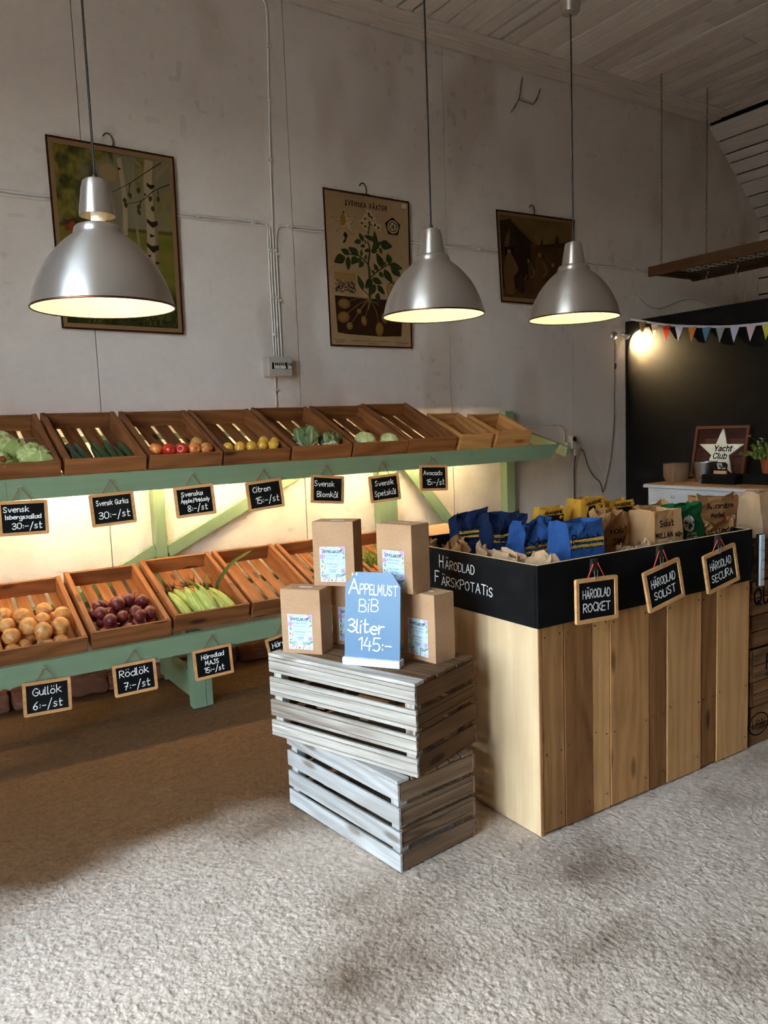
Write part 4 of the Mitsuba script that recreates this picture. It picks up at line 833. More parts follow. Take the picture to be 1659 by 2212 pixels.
def paper_bag(x, y, z, w, d, h, yaw, c, label, seed, slump=1.0, flare=0.0, art=(), tilt=0.0, group=None, side=None):
    k = thing('paper_bag', label, 'paper bag', group); f = bag_fn(w, d, h, seed, slump, flare)
    nh = 14; s = np.concatenate([np.linspace(i, i + 1, 8, endpoint=False) for i in range(4)]); t = np.linspace(0, 1, nh) ** 0.9
    S, Tt = np.meshgrid(s, t); P = f(S, Tt); nz = meshkit.fbm(P * 24 + seed, 3, seed)[..., None]
    c0 = lin(*c); col = c0 * (0.82 + 0.36 * nz)
    m = M(tr(x, y, z), rot('z', yaw), rot('x', tilt))
    n = nh * len(s); g = grid(P, col, closed=True)
    b = f(s, np.zeros(len(s))); g = cat([g, G(np.vstack([b, [[0, 0, 0]]]), [(j, len(s), (j + 1) % len(s)) for j in range(len(s))], None, c0)])
    put('paper', g, 'paper', k, smooth=False, m=m)
    for nm, area, cc in art:
        put(nm, strokes_on(f, area, w, h, 0.0008 if nm == 'stripe' else 0.0014), cc, k, m=m)
    return k
B['bag_gold'] = two({'type': 'diffuse', 'reflectance': rgb(206, 158, 62)})
B['bag_white'] = two({'type': 'diffuse', 'reflectance': rgb(222, 216, 200)})
BLUE, DBLUE, BRN, PALE, GRN, ORG = (50, 80, 128), (33, 42, 66), (172, 124, 78), (196, 158, 118), (34, 84, 50), (204, 150, 56)
def stripes(w, h, z0, n=2): return union_all([sg.box(0.004, z0 + i * 0.021, w - 0.004, z0 + i * 0.021 + 0.0125) for i in range(n)])
def hw(lines, pen=0.0042, seed=1): return words(lines, pen, seed)
def flower_stamp(x, y, s): return union_all([sg.Point(x + s * math.cos(a), y + s * math.sin(a)).buffer(s * 0.62) for a in np.arange(6) * 1.047]).difference(sg.Point(x, y).buffer(s * 0.4))
ZB = CZ0 + 0.0005
w = 0.172
paper_bag(2.235, 2.115, ZB, w, 0.145, 0.345, -4, BLUE, 'bright blue paper bag reading Rocket STORA 40, above the ROCKET sign', 4, 0.55, 0.0, [('stripe', stripes(w, 0.345, 0.247), 'bag_gold'), ('lettering', hw([('Rocket', 0.082, 0.268, 0.030), ('STORA 40', 0.086, 0.244, 0.022)]), 'ink')], group='blue paper bags in the bin')
paper_bag(2.262, 2.40, ZB, w, 0.14, 0.325, 6, BLUE, 'blue paper bag with a crumpled top, between the bright and the dark blue bags', 5, 1.5, 0.06, [('stripe', stripes(w, 0.325, 0.190), 'bag_gold'), ('lettering', hw([('Rocket', 0.07, 0.22, 0.030), ('40', 0.10, 0.175, 0.03)]), 'ink')], group='blue paper bags in the bin')
paper_bag(2.235, 2.735, ZB, w, 0.14, 0.335, -14, DBLUE, 'dark blue paper bag reading Rocket MELLAN, at the left back corner of the bin', 6, 1.2, 0.1, [('stripe', stripes(w, 0.335, 0.225), 'bag_gold'), ('lettering', hw([('Rocket', 0.08, 0.255, 0.028), ('MELLAN', 0.08, 0.215, 0.026)]), 'ink')], group='blue paper bags in the bin')
paper_bag(2.262, 2.565, ZB, 0.165, 0.13, 0.340, -10, DBLUE, 'dark blue paper bag reading Rocket SMÅ, beside the MELLAN one', 8, 1.2, 0.12, [('stripe', stripes(0.165, 0.34, 0.222), 'bag_gold'), ('lettering', hw([('Rocket', 0.075, 0.255, 0.028), ('SMÅ', 0.07, 0.205, 0.028)]), 'ink')], group='blue paper bags in the bin')
w = 0.168
paper_bag(2.692, 2.105, ZB, w, 0.15, 0.350, -2, (188, 142, 96), 'light brown paper bag reading Solist MELLAN 40-, beside the green bag', 14, 0.35, 0.0, [('lettering', hw([('Solist', 0.075, 0.285, 0.024), ('MELLAN', 0.055, 0.240, 0.019), ('40-', 0.138, 0.238, 0.018)]), 'ink'), ('flower_print', flower_stamp(0.085, 0.212, 0.009), 'bag_white')], group='brown paper bags in the bin')
paper_bag(2.905, 2.135, ZB, 0.165, 0.13, 0.350, -12, GRN, 'dark green paper bag with a round white emblem', 17, 0.8, -0.1, [('emblem', sg.Point(0.078, 0.272).buffer(0.036).difference(sg.box(0.05, 0.302, 0.075, 0.32)), 'bag_white'), ('lettering', hw([('SKAL-GLAD', 0.078, 0.272, 0.012), ('POTATIS', 0.078, 0.256, 0.008)], 0.0028), 'ink'), ('print', hw([('SVERIGE', 0.09, 0.222, 0.010, 0.002), ('ÖSTE', 0.09, 0.196, 0.018, 0.004)]), 'bag_white')])
paper_bag(3.07, 2.085, ZB, 0.17, 0.11, 0.268, -8, BRN, 'low crumpled brown paper bag reading SECURA, above the SECURA sign', 19, 1.8, -0.1, [('lettering', hw([('SECURA', 0.085, 0.212, 0.026)]), 'ink')], group='brown paper bags in the bin')
paper_bag(2.47, 2.18, ZB, 0.165, 0.13, 0.352, 12, BRN, 'brown paper bag with a torn open top just right of the bright blue bag', 22, 1.5, 0.05, [('lettering', hw([('Solist', 0.10, 0.27, 0.026), ('SMÅ', 0.10, 0.22, 0.026)]), 'ink')], group='brown paper bags in the bin')
paper_bag(2.655, 2.32, ZB, 0.16, 0.13, 0.330, -25, BRN, 'dark brown paper bag behind the Solist MELLAN bag', 25, 1.3, 0.0, group='brown paper bags in the bin')
paper_bag(2.84, 2.33, ZB, 0.15, 0.12, 0.300, 5, BRN, 'brown paper bag hidden behind the green bag', 26, 1.3, 0.0, group='brown paper bags in the bin')
paper_bag(3.055, 2.40, ZB, 0.19, 0.12, 0.325, -6, BRN, 'brown paper bag with a folded top reading Amandine, in front of the white cabinet', 28, 1.0, 0.05, [('lettering', hw([('Amandine', 0.095, 0.282, 0.024)]), 'ink')], group='brown paper bags in the bin')
for i, (x, y, h, ya) in enumerate(((2.70, 2.72, 0.315, -20), (2.90, 2.66, 0.345, -8), (2.99, 2.80, 0.335, 4), (3.105, 2.66, 0.320, 0))):
    ww = 0.15
    paper_bag(x, y, ZB, ww, 0.10, h, ya, ORG, ('orange-yellow paper bag half turned away, leftmost at the back of the bin', 'orange-yellow paper bag with a folded flat top and a dark window, standing highest', 'orange-yellow paper bag at the very back of the bin', 'orange-yellow paper bag rightmost at the back of the bin')[i], 40 + i, 0.7, 0.0,
              [('window', sg.box(0.035, h - 0.10, ww - 0.02, h - 0.032), 'dark'), ('lettering', hw([('AMANDINE', 0.075, h - 0.026, 0.014, 0.003)]), 'ink')], group='orange-yellow paper bags in the bin')
for i, (x, y, h, w, ya) in enumerate(((2.005, 2.76, 0.235, 0.12, 40), (2.02, 2.58, 0.232, 0.13, 70), (2.08, 2.66, 0.226, 0.12, 20), (2.02, 2.40, 0.232, 0.13, 75), (1.998, 2.235, 0.236, 0.14, 80), (2.02, 2.075, 0.236, 0.13, 85), (2.50, 2.058, 0.228, 0.12, 0))):
    paper_bag(x, y, ZB, w, 0.08, h, ya, PALE if i in (3, 4, 5, 6) else BRN, ('small brown paper bag in the left back corner of the bin', 'small brown paper bag second from the back along the left end of the bin', 'small brown paper bag in front of the dark blue bags', 'small pale paper bag in the middle along the left end of the bin', 'small pale crumpled paper bag, second from the front along the left end', 'small pale paper bag at the front left corner of the bin', 'small pale crumpled bag peeping over the front edge right of the bright blue bag')[i], 60 + i, 1.4, 0.05, group='small paper bags in the bin')

# ------------------------------------------------------------------ old crates stacked right of the counter, bags on them
ycr = 2.0
def old_crate(z0, z1, x0, label, text=None, oval=False, seed=0):
    k = thing('old_crate', label, 'crate', 'old crates stacked beside the counter'); w, d = 0.62, 0.42; h = z1 - z0; r = np.random.default_rng(seed); x1 = x0 + w; y0 = ycr + r.uniform(-0.008, 0.008); y1 = y0 + d
    n = 2; 
    for i in range(n):
        a, b = z0 + i * h / n, z0 + (i + 1) * h / n - 0.005
        for yy in (y0, y1 - 0.012): put('side_slat', box(x0 + 0.021, x1 - 0.021, yy, yy + 0.012, a, b, 5), 'wood_rough', k)
    for xx in (x0, x1 - 0.02): put('end_board', box(xx, xx + 0.02, y0, y1, z0, z1 - 0.005, 5, 0.003, 1), 'wood_rough', k)
    put('bottom_board', box(x0 + 0.021, x1 - 0.021, y0 + 0.013, y1 - 0.013, z0 + 0.004, z0 + 0.014, 5), 'wood_rough', k)
    for xx in (x0 + 0.021, x1 - 0.05): put('corner_batten', box(xx, xx + 0.029, y0 + 0.013, y0 + 0.042, z0 + 0.015, z1 - 0.006, 5), 'wood_rough', k)
    if text: put('lettering', flat(words([(text, 0.15, h * 0.3, h * 0.45)], h * 0.075, 2), 0, 0.0005).tf(M(tr(x0 + 0.02, y0 - 0.0001, z0), STAND)), 'ink', k)
    if oval:
        ring = sa.scale(sg.Point(0.075, h * 0.5).buffer(h * 0.30).difference(sg.Point(0.075, h * 0.5).buffer(h * 0.27)), 1.5, 1)
        put('stamp', flat(union_all([ring, words([('LPAI', 0.075, h * 0.42, h * 0.20)], 0.004, 2)]), 0, 0.0005).tf(M(tr(x0 + 0.005, y0 - 0.0001, z0), STAND)), 'ink', k)
old_crate(0.0, 0.178, 3.205, 'old brown wooden crate on the floor beside the counter, stamped with an oval', oval=True, seed=1)
old_crate(0.179, 0.296, 3.215, 'low old grey-brown crate second from the bottom of the stack', seed=2)
old_crate(0.297, 0.448, 3.208, 'old brown crate with a framed stamp, third from the bottom of the stack', text='FS', seed=3)
old_crate(0.449, 0.600, 3.214, 'plain old crate, third from the top of the stack', seed=4)
old_crate(0.601, 0.760, 3.21, 'old brown crate with black lettering, second from the top of the stack', text='QUICK', seed=5)
old_crate(0.761, 0.925, 3.212, 'dark old crate at the top of the stack, a ring-bound pad hanging on it', seed=6)
k = thing('ring_bound_pad', 'narrow white ring-bound pad hanging on the top crate right of the counter', 'notepad')
put('page', box(3.222, 3.252, 1.962, 1.972, 0.745, 0.972, 9, 0.001), 'paint', k)
put('cover', box(3.221, 3.256, 1.974, 1.985, 0.742, 0.974, 7, 0.001), 'slate', k)
for i in range(5): put('ring', tube([[3.24 + 0.010 * math.cos(a), 1.9685 + 0.0105 * math.sin(a), 0.775 + 0.043 * i] for a in np.linspace(0, 6.283, 13)], 0.0014, 5), 'ring_blue', k)
B['ring_blue'] = two(principled(rgb(70, 110, 176), 0.3, 0.5))
w = 0.30
paper_bag(3.455, 2.345, 0.926, w, 0.10, 0.185, -5, BRN, 'wide brown paper bag reading Amandine Medel, on the crates right of the counter', 71, 1.2, 0.0, [('lettering', hw([('Amandine', 0.14, 0.125, 0.026), ('Medel', 0.11, 0.08, 0.024)]), 'ink'), ('flower_print', flower_stamp(0.215, 0.075, 0.009), 'bag_white')], group='brown paper bags on the old crates')
paper_bag(3.70, 2.33, 0.926, 0.16, 0.11, 0.165, -18, BRN, 'crumpled brown paper bag behind the rightmost one', 73, 1.6, 0.0, [('lettering', hw([('A', 0.11, 0.06, 0.05)]), 'ink')], group='brown paper bags on the old crates')
paper_bag(3.545, 2.125, 0.926, 0.28, 0.14, 0.205, -3, PALE, 'rightmost brown paper bag, cut off by the edge of the photo', 75, 0.7, 0.0, group='brown paper bags on the old crates')

# ------------------------------------------------------------------ pendant lamps
PROF = np.array([(0.250, 0.0), (0.2485, 0.010), (0.243, 0.035), (0.233, 0.068), (0.217, 0.105), (0.194, 0.148), (0.166, 0.186), (0.135, 0.220), (0.106, 0.245), (0.092, 0.254), (0.088, 0.262), (0.086, 0.275), (0.079, 0.286), (0.067, 0.291)])
B['lamp_rim'] = two(principled(rgb(120, 82, 60), 0.35, 0.5, metallic=1.0))
def pendant(x, y, z, lift, label):
    k = thing('pendant_lamp', label, 'lamp', 'brushed aluminium pendant lamps'); m = tr(x, y, z)
    put('shade', lathe(crom(PROF, 3), 72), 'brushed', k, smooth=True, m=m)
    put('shade_lining', lathe(crom(PROF - [[0.0025, 0]] * len(PROF), 3)[::-1], 64), 'enamel', k, smooth=True, m=m)
    put('rim', lathe([(0.2475, 0.001), (0.2485, -0.003), (0.2515, -0.003), (0.2525, 0.002), (0.2500, 0.004)], 72), 'lamp_rim', k, smooth=True, m=m)
    c = [(0.063, 0.288 + lift), (0.0625, 0.30 + lift), (0.058, 0.335 + lift), (0.050, 0.385 + lift), (0.044, 0.408 + lift), (0.036, 0.414 + lift), (0.006, 0.415 + lift)]
    put('cup', cat([lathe(c, 48), lathe([(p[0] - 0.002, p[1] - (0.002 if p[0] < 0.05 else 0)) for p in c][::-1], 48)]), 'brushed', k, smooth=40, m=m)
    put('cable_gland', lathe([(0.009, 0.412 + lift), (0.009, 0.428 + lift), (0.005, 0.436 + lift), (0.001, 0.437 + lift)], 16), 'blackmetal', k, m=m)
    put('lamp_holder', lathe([(0.001, 0.385), (0.024, 0.385), (0.024, 0.20), (0.018, 0.19), (0.001, 0.19)], 20), 'enamel', k, m=m)
    s = trimesh.creation.icosphere(subdivisions=2, radius=0.042)
    put('bulb', G(s.vertices * [1, 1, 1.15] + [0, 0, 0.135], s.faces), 'enamel', k, smooth=True, m=m, emitter={'type': 'area', 'radiance': {'type': 'rgb', 'value': [LAMP, LAMP * 0.80, LAMP * 0.46]}})
    top = 3.70
    put('cord', tube([[x, y, z + 0.43 + lift], [x + 0.001, y, 3.0], [x, y, top]], 0.0042, 8), 'blackmetal', k)
    put('canopy', lathe([(0.001, 0.0), (0.018, 0.0), (0.044, 0.004), (0.050, 0.012), (0.058, 0.11), (0.060, 0.125), (0.001, 0.126)], 40), 'brushed', k, smooth=40, m=tr(x, y, top - 0.015))
    put('stem', tube([[x, y, top + 0.10], [x, y, CZ + 0.001]], 0.008, 8), 'brushed', k)
pendant(0.744, 2.985, 1.972, 0.036, 'leftmost aluminium pendant lamp, its cup raised off the shade, before the birch poster')
pendant(2.378, 3.175, 2.045, 0.0, 'middle brushed aluminium pendant lamp, in front of the plant poster')
pendant(3.360, 3.174, 2.074, 0.0, 'rightmost brushed aluminium pendant lamp, in front of the farm poster')

# ------------------------------------------------------------------ school posters
def poster(name, label, corners, art, edge, paper, hook, cut=None):
    """corners: x, z of top left, top right, bottom right, bottom left on the wall; art(W, H) gives flat coloured pieces on the sheet."""
    (x0, z0), (x1, z1), (x2, z2), (x3, z3) = corners; k = thing(name, label, 'poster')
    W, H = 1.0, (abs(z0 - z3) + abs(z1 - z2)) / (abs(x1 - x0) + abs(x2 - x3))
    def warp(g):
        u, v = g.v[:, 0] / W, g.v[:, 1] / H
        x = (1 - v) * ((1 - u) * x3 + u * x2) + v * ((1 - u) * x0 + u * x1); z = (1 - v) * ((1 - u) * z3 + u * z2) + v * ((1 - u) * z0 + u * z1)
        if cut:
            q = (u[g.f].mean(1) / cut[0] + v[g.f].mean(1) / cut[1]) > 1; g = G(g.v, g.f[q], g.uv, g.c)
        d = 0.024 + 0.020 * (1 - u) ** 2 * v + 0.008 * u ** 3 + g.v[:, 2] * 0.7
        return G(np.stack([x, 4.80 - d, z], 1), g.f[:, [0, 1, 2]], g.uv, g.c)
    n, mm = 40, 40; U, V = np.meshgrid(np.linspace(0, W, n), np.linspace(0, H, mm))
    back = grid(np.stack([U, V, 0 * U - 0.004], -1)); put('backing', warp(back.col(lin(*paper))), 'matte', k, smooth=True)
    t = 0.012
    def strip(a): return flat(a.segmentize(0.05), 0.0, 0.004)
    put('edging', warp(strip(sg.box(-0.003, -0.003, W + 0.003, H + 0.003).difference(sg.box(t, t, W - t, H - t))).col(lin(*edge))), 'matte', k)
    pr = warp(art(W, H)); pr.c = pr.c * 0.72; put('print', pr, 'matte', k)
    hx, hz = hook
    put('hanger', cat([tube([[hx + 0.03, 4.785, hz - 0.065], [hx + 0.035, 4.782, hz - 0.03], [hx + 0.020, 4.780, hz + 0.008], [hx - 0.005, 4.779, hz + 0.012], [hx - 0.022, 4.780, hz - 0.006]], 0.004, 6, spline=4), box(hx - 0.012, hx + 0.058, 4.776, 4.79, hz - 0.088, hz - 0.055)]), 'blackmetal', k)
    return k
def sheet(W, H, fn, n=110, z=0.0006, margin=0.03):
    m = int(n * H); U, V = np.meshgrid(np.linspace(margin, W - margin, n), np.linspace(margin, H - margin, m)); return grid(np.stack([U, V, 0 * U + z], -1), fn(U, V / H))
def pl(pts, H): return [(a, b * H) for a, b in pts]
def limb(pts, w, z, c, H, taper=0.0):
    p = crom(np.array(pl(pts, H)), 5); d = np.gradient(p, axis=0); nn = np.stack([-d[:, 1], d[:, 0]], 1); nn /= np.linalg.norm(nn, axis=1, keepdims=True) + 1e-9; ww = w / 2 * (1 - taper * np.linspace(0, 1, len(p)))[:, None]
    return flat(sg.Polygon(np.vstack([p + nn * ww, (p - nn * ww)[::-1]])).buffer(0), z, 0.0004, lin(*c))
def leafshape(x0, y0, x1, y1, w, H):
    a, b = np.array([x0, y0 * H]), np.array([x1, y1 * H]); d = b - a; n = np.array([-d[1], d[0]]) / (np.linalg.norm(d) + 1e-9)
    q = [a, a + d * 0.18 + n * w * 0.7, a + d * 0.45 + n * w, a + d * 0.75 + n * w * 0.62, b, a + d * 0.75 - n * w * 0.62, a + d * 0.45 - n * w, a + d * 0.18 - n * w * 0.7]; return sg.Polygon(crom(np.array(q), 3, True)).buffer(0)
P2LEAF= [(0.44, 0.698, 0.392, 0.747, 0.028), (0.411, 0.696, 0.33, 0.683, 0.03), (0.457, 0.667, 0.399, 0.664, 0.022), (0.468, 0.679, 0.456, 0.709, 0.014), (0.577, 0.712, 0.448, 0.735, 0.028), (0.583, 0.665, 0.576, 0.772, 0.035), (0.543, 0.652, 0.645, 0.706, 0.04), (0.634, 0.694, 0.783, 0.685, 0.055), (0.633, 0.668, 0.65, 0.626, 0.025), (0.513, 0.644, 0.445, 0.635, 0.022), (0.523, 0.64, 0.601, 0.642, 0.03), (0.213, 0.584, 0.087, 0.541, 0.055), (0.271, 0.604, 0.17, 0.626, 0.035), (0.375, 0.604, 0.26, 0.645, 0.045), (0.25, 0.587, 0.247, 0.497, 0.035), (0.346, 0.592, 0.289, 0.536, 0.04), (0.408, 0.596, 0.412, 0.644, 0.018), (0.403, 0.585, 0.347, 0.55, 0.025), (0.43, 0.565, 0.373, 0.522, 0.03), (0.45, 0.577, 0.467, 0.612, 0.018), (0.664, 0.535, 0.591, 0.63, 0.045), (0.751, 0.567, 0.725, 0.633, 0.042), (0.735, 0.56, 0.903, 0.542, 0.045), (0.755, 0.545, 0.884, 0.488, 0.045), (0.673, 0.524, 0.774, 0.439, 0.045), (0.684, 0.547, 0.692, 0.582, 0.014), (0.602, 0.51, 0.551, 0.558, 0.028), (0.561, 0.491, 0.519, 0.514, 0.018), (0.612, 0.505, 0.665, 0.472, 0.03), (0.529, 0.452, 0.436, 0.39, 0.045), (0.529, 0.457, 0.647, 0.43, 0.04), (0.556, 0.42, 0.492, 0.346, 0.045), (0.586, 0.416, 0.673, 0.359, 0.035), (0.588, 0.367, 0.582, 0.288, 0.035), (0.415, 0.375, 0.355, 0.47, 0.035)]
P2STEM= [[(0.49, 0.318), (0.498, 0.499), (0.487, 0.552), (0.513, 0.644), (0.489, 0.701)], [(0.497, 0.743), (0.522, 0.828), (0.508, 0.875)], [(0.487, 0.547), (0.375, 0.599), (0.205, 0.6)], [(0.505, 0.461), (0.613, 0.516), (0.746, 0.566), (0.817, 0.565)], [(0.477, 0.345), (0.415, 0.375)], [(0.521, 0.818), (0.462, 0.855)], [(0.509, 0.786), (0.462, 0.798)], [(0.526, 0.813), (0.584, 0.815)]]
P2BUD= [(0.523, 0.868), (0.471, 0.845), (0.467, 0.796), (0.584, 0.813), (0.622, 0.799), (0.548, 0.859), (0.43, 0.814), (0.514, 0.882)]
P2STAR= [(0.224, 0.908), (0.264, 0.84), (0.367, 0.848), (0.297, 0.797), (0.329, 0.727), (0.221, 0.771), (0.125, 0.734), (0.177, 0.798), (0.062, 0.825), (0.18, 0.824)]
P2TUB= [(0.18, 0.278, 0.072, 0.05), (0.167, 0.19, 0.072, 0.055), (0.234, 0.134, 0.038, 0.038), (0.409, 0.173, 0.034, 0.05), (0.597, 0.122, 0.05, 0.072), (0.355, 0.235, 0.03, 0.026), (0.663, 0.201, 0.04, 0.06)]
P1TRUNK= [([(0.548, 0.949), (0.572, 0.743), (0.56, 0.531)], 0.038), ([(0.805, 0.96), (0.783, 0.824), (0.786, 0.61), (0.769, 0.337)], 0.095), ([(0.662, 0.932), (0.65, 0.72), (0.667, 0.472)], 0.02), ([(0.737, 0.862), (0.714, 0.726)], 0.012), ([(0.958, 0.959), (0.829, 0.865)], 0.027), ([(0.655, 0.955), (0.724, 0.921)], 0.02)]
P1BAND= [(0.794, 0.837, 0.063), (0.789, 0.638, 0.090), (0.781, 0.505, 0.1), (0.733, 0.446, 0.054), (0.813, 0.408, 0.036), (0.548, 0.898, 0.027), (0.551, 0.53, 0.032), (0.747, 0.778, 0.021), (0.781, 0.557, 0.036)]
P1BR= [[(0.893, 0.957), (0.767, 0.895), (0.624, 0.82), (0.477, 0.757)], [(0.957, 0.845), (0.822, 0.797), (0.706, 0.731), (0.568, 0.7)], [(0.706, 0.731), (0.682, 0.674)], [(0.85, 0.8), (0.855, 0.751)], [(0.624, 0.82), (0.61, 0.764)]]
P1LF= [(0.689, 0.79), (0.786, 0.754), (0.851, 0.757), (0.694, 0.7), (0.677, 0.671), (0.614, 0.756), (0.581, 0.701), (0.57, 0.724), (0.799, 0.7)]

def N(u, v, k, s, o=3): return meshkit.fbm(np.stack([u * k, v * k, 0 * u + s], -1), o, s)[..., None]
def art_birch(W, H):
    def bg(u, v):
        c = lin(112, 102, 76) + (lin(140, 126, 96) - lin(112, 102, 76)) * N(u, v, 4, 1)                       # sky
        f = np.clip((N(u, v, 7, 2, 4) - 0.40 + 0.45 * np.clip(0.40 - np.abs(u - 0.2), 0, 1)[..., None] - 0.2 * (u > 0.45)[..., None]) * 5, 0, 1) * (v > 0.5)[..., None]
        c = c * (1 - f) + (lin(118, 104, 44) * (0.5 + 1.0 * N(u, v, 30, 3)) + 0.0) * f
        g = np.clip((N(u, v, 9, 8, 4) - 0.52) * 8, 0, 1) * (v > 0.5)[..., None] * (u < 0.5)[..., None]; c = c * (1 - g) + lin(74, 70, 36) * (0.5 + N(u, v, 40, 4)) * g
        y = np.clip((u - 0.80) * 6, 0, 1)[..., None] * ((v < 0.80) & (v > 0.55))[..., None] * np.clip((N(u, v, 14, 21) - 0.3) * 3, 0, 1); c = c * (1 - y) + lin(134, 116, 44) * y
        m = np.clip((0.565 + 0.02 * u - v) * 60, 0, 1)[..., None]; fld = lin(98, 96, 40) + (lin(132, 112, 50) - lin(98, 96, 40)) * N(u * 0.4, v * 3, 6, 5)
        c = c * (1 - m) + fld * m
        d = np.clip((0.565 + 0.02 * u - v) * 60, 0, 1) * np.clip((v - 0.535 - 0.02 * u) * 60, 0, 1); c = c * (1 - d[..., None]) + lin(60, 52, 34) * d[..., None]
        l = np.clip((0.24 + 0.05 * np.sin(u * 9) - v) * 12, 0, 1)[..., None]; c = c * (1 - l) + lin(56, 54, 28) * (0.4 + 1.1 * N(u, v, 24, 6, 4)) * l
        return c
    out = [sheet(W, H, bg, 120)]
    out.append(flat(sg.Point(0.456, 0.859 * H).buffer(0.07), 0.001, 0.0002, lin(150, 122, 84)))
    for p, w in P1TRUNK: out.append(limb(p, w, 0.0012, (166, 142, 106) if w > 0.03 else (138, 120, 88), H))
    p, w = P1TRUNK[1]; out.append(limb([(a + 0.034, b) for a, b in p], w * 0.28, 0.0018, (128, 106, 78), H))
    r = np.random.default_rng(2)
    for x, y, w in P1BAND: out.append(flat(sg.Polygon([(x - w / 2, y * H), (x - w * 0.1, (y - 0.016 * w / 0.09) * H), (x + w / 2, (y - 0.008) * H), (x + w / 2, (y - 0.03 * w / 0.09) * H), (x, (y - 0.05 * w / 0.09) * H), (x - w / 2, (y - 0.02) * H)]).buffer(0), 0.0022, 0.0002, lin(48, 36, 26)))
    for q in P1BR: out.append(limb(q, 0.008, 0.0020, (52, 40, 28), H, 0.5))
    for x, y in P1LF: out.append(flat(leafshape(x, y + 0.012, x + r.normal(0, 0.008), y - 0.022, 0.016, H), 0.0024, 0.0002, lin(66, 64, 32)))
    h = 0.0014; out += [flat(sg.Polygon(pl([(0.085, 0.520), (0.085, 0.552), (0.205, 0.558), (0.205, 0.526)], H)), h, 0.0002, lin(118, 58, 34)), flat(sg.Polygon(pl([(0.07, 0.550), (0.09, 0.578), (0.19, 0.585), (0.222, 0.556)], H)), h + 0.0003, 0.0002, lin(78, 54, 36)), flat(sg.Polygon(pl([(0.12, 0.524), (0.12, 0.56), (0.15, 0.575), (0.175, 0.56), (0.175, 0.526)], H)), h + 0.0005, 0.0002, lin(140, 66, 36))]
    for i in range(70):
        x, y = r.uniform(0.08, 0.95), r.uniform(0.035, 0.13); out.append(limb([(x, y), (x + r.normal(0, 0.012), y + 0.03), (x + r.normal(0, 0.05), y + r.uniform(0.04, 0.09))], r.uniform(0.005, 0.011), 0.0016 + 0.00001 * i, (96, 94, 48) if i % 3 else (46, 52, 28), H, 0.9))
    for i in range(16): x, y = r.uniform(0.08, 0.95), r.uniform(0.04, 0.20); out.append(flat(leafshape(x, y, x + r.normal(0, 0.06), y + r.uniform(0.03, 0.07), r.uniform(0.015, 0.035), H), 0.0026, 0.0002, lin(72, 76, 40)))
    b = sg.box(0.012, 0.012, W - 0.012, H - 0.012).difference(sg.box(0.045, 0.045, W - 0.045, H - 0.05)); out.append(flat(b.segmentize(0.05), 0.0030, 0.0003, lin(142, 110, 74)))
    return cat(out)
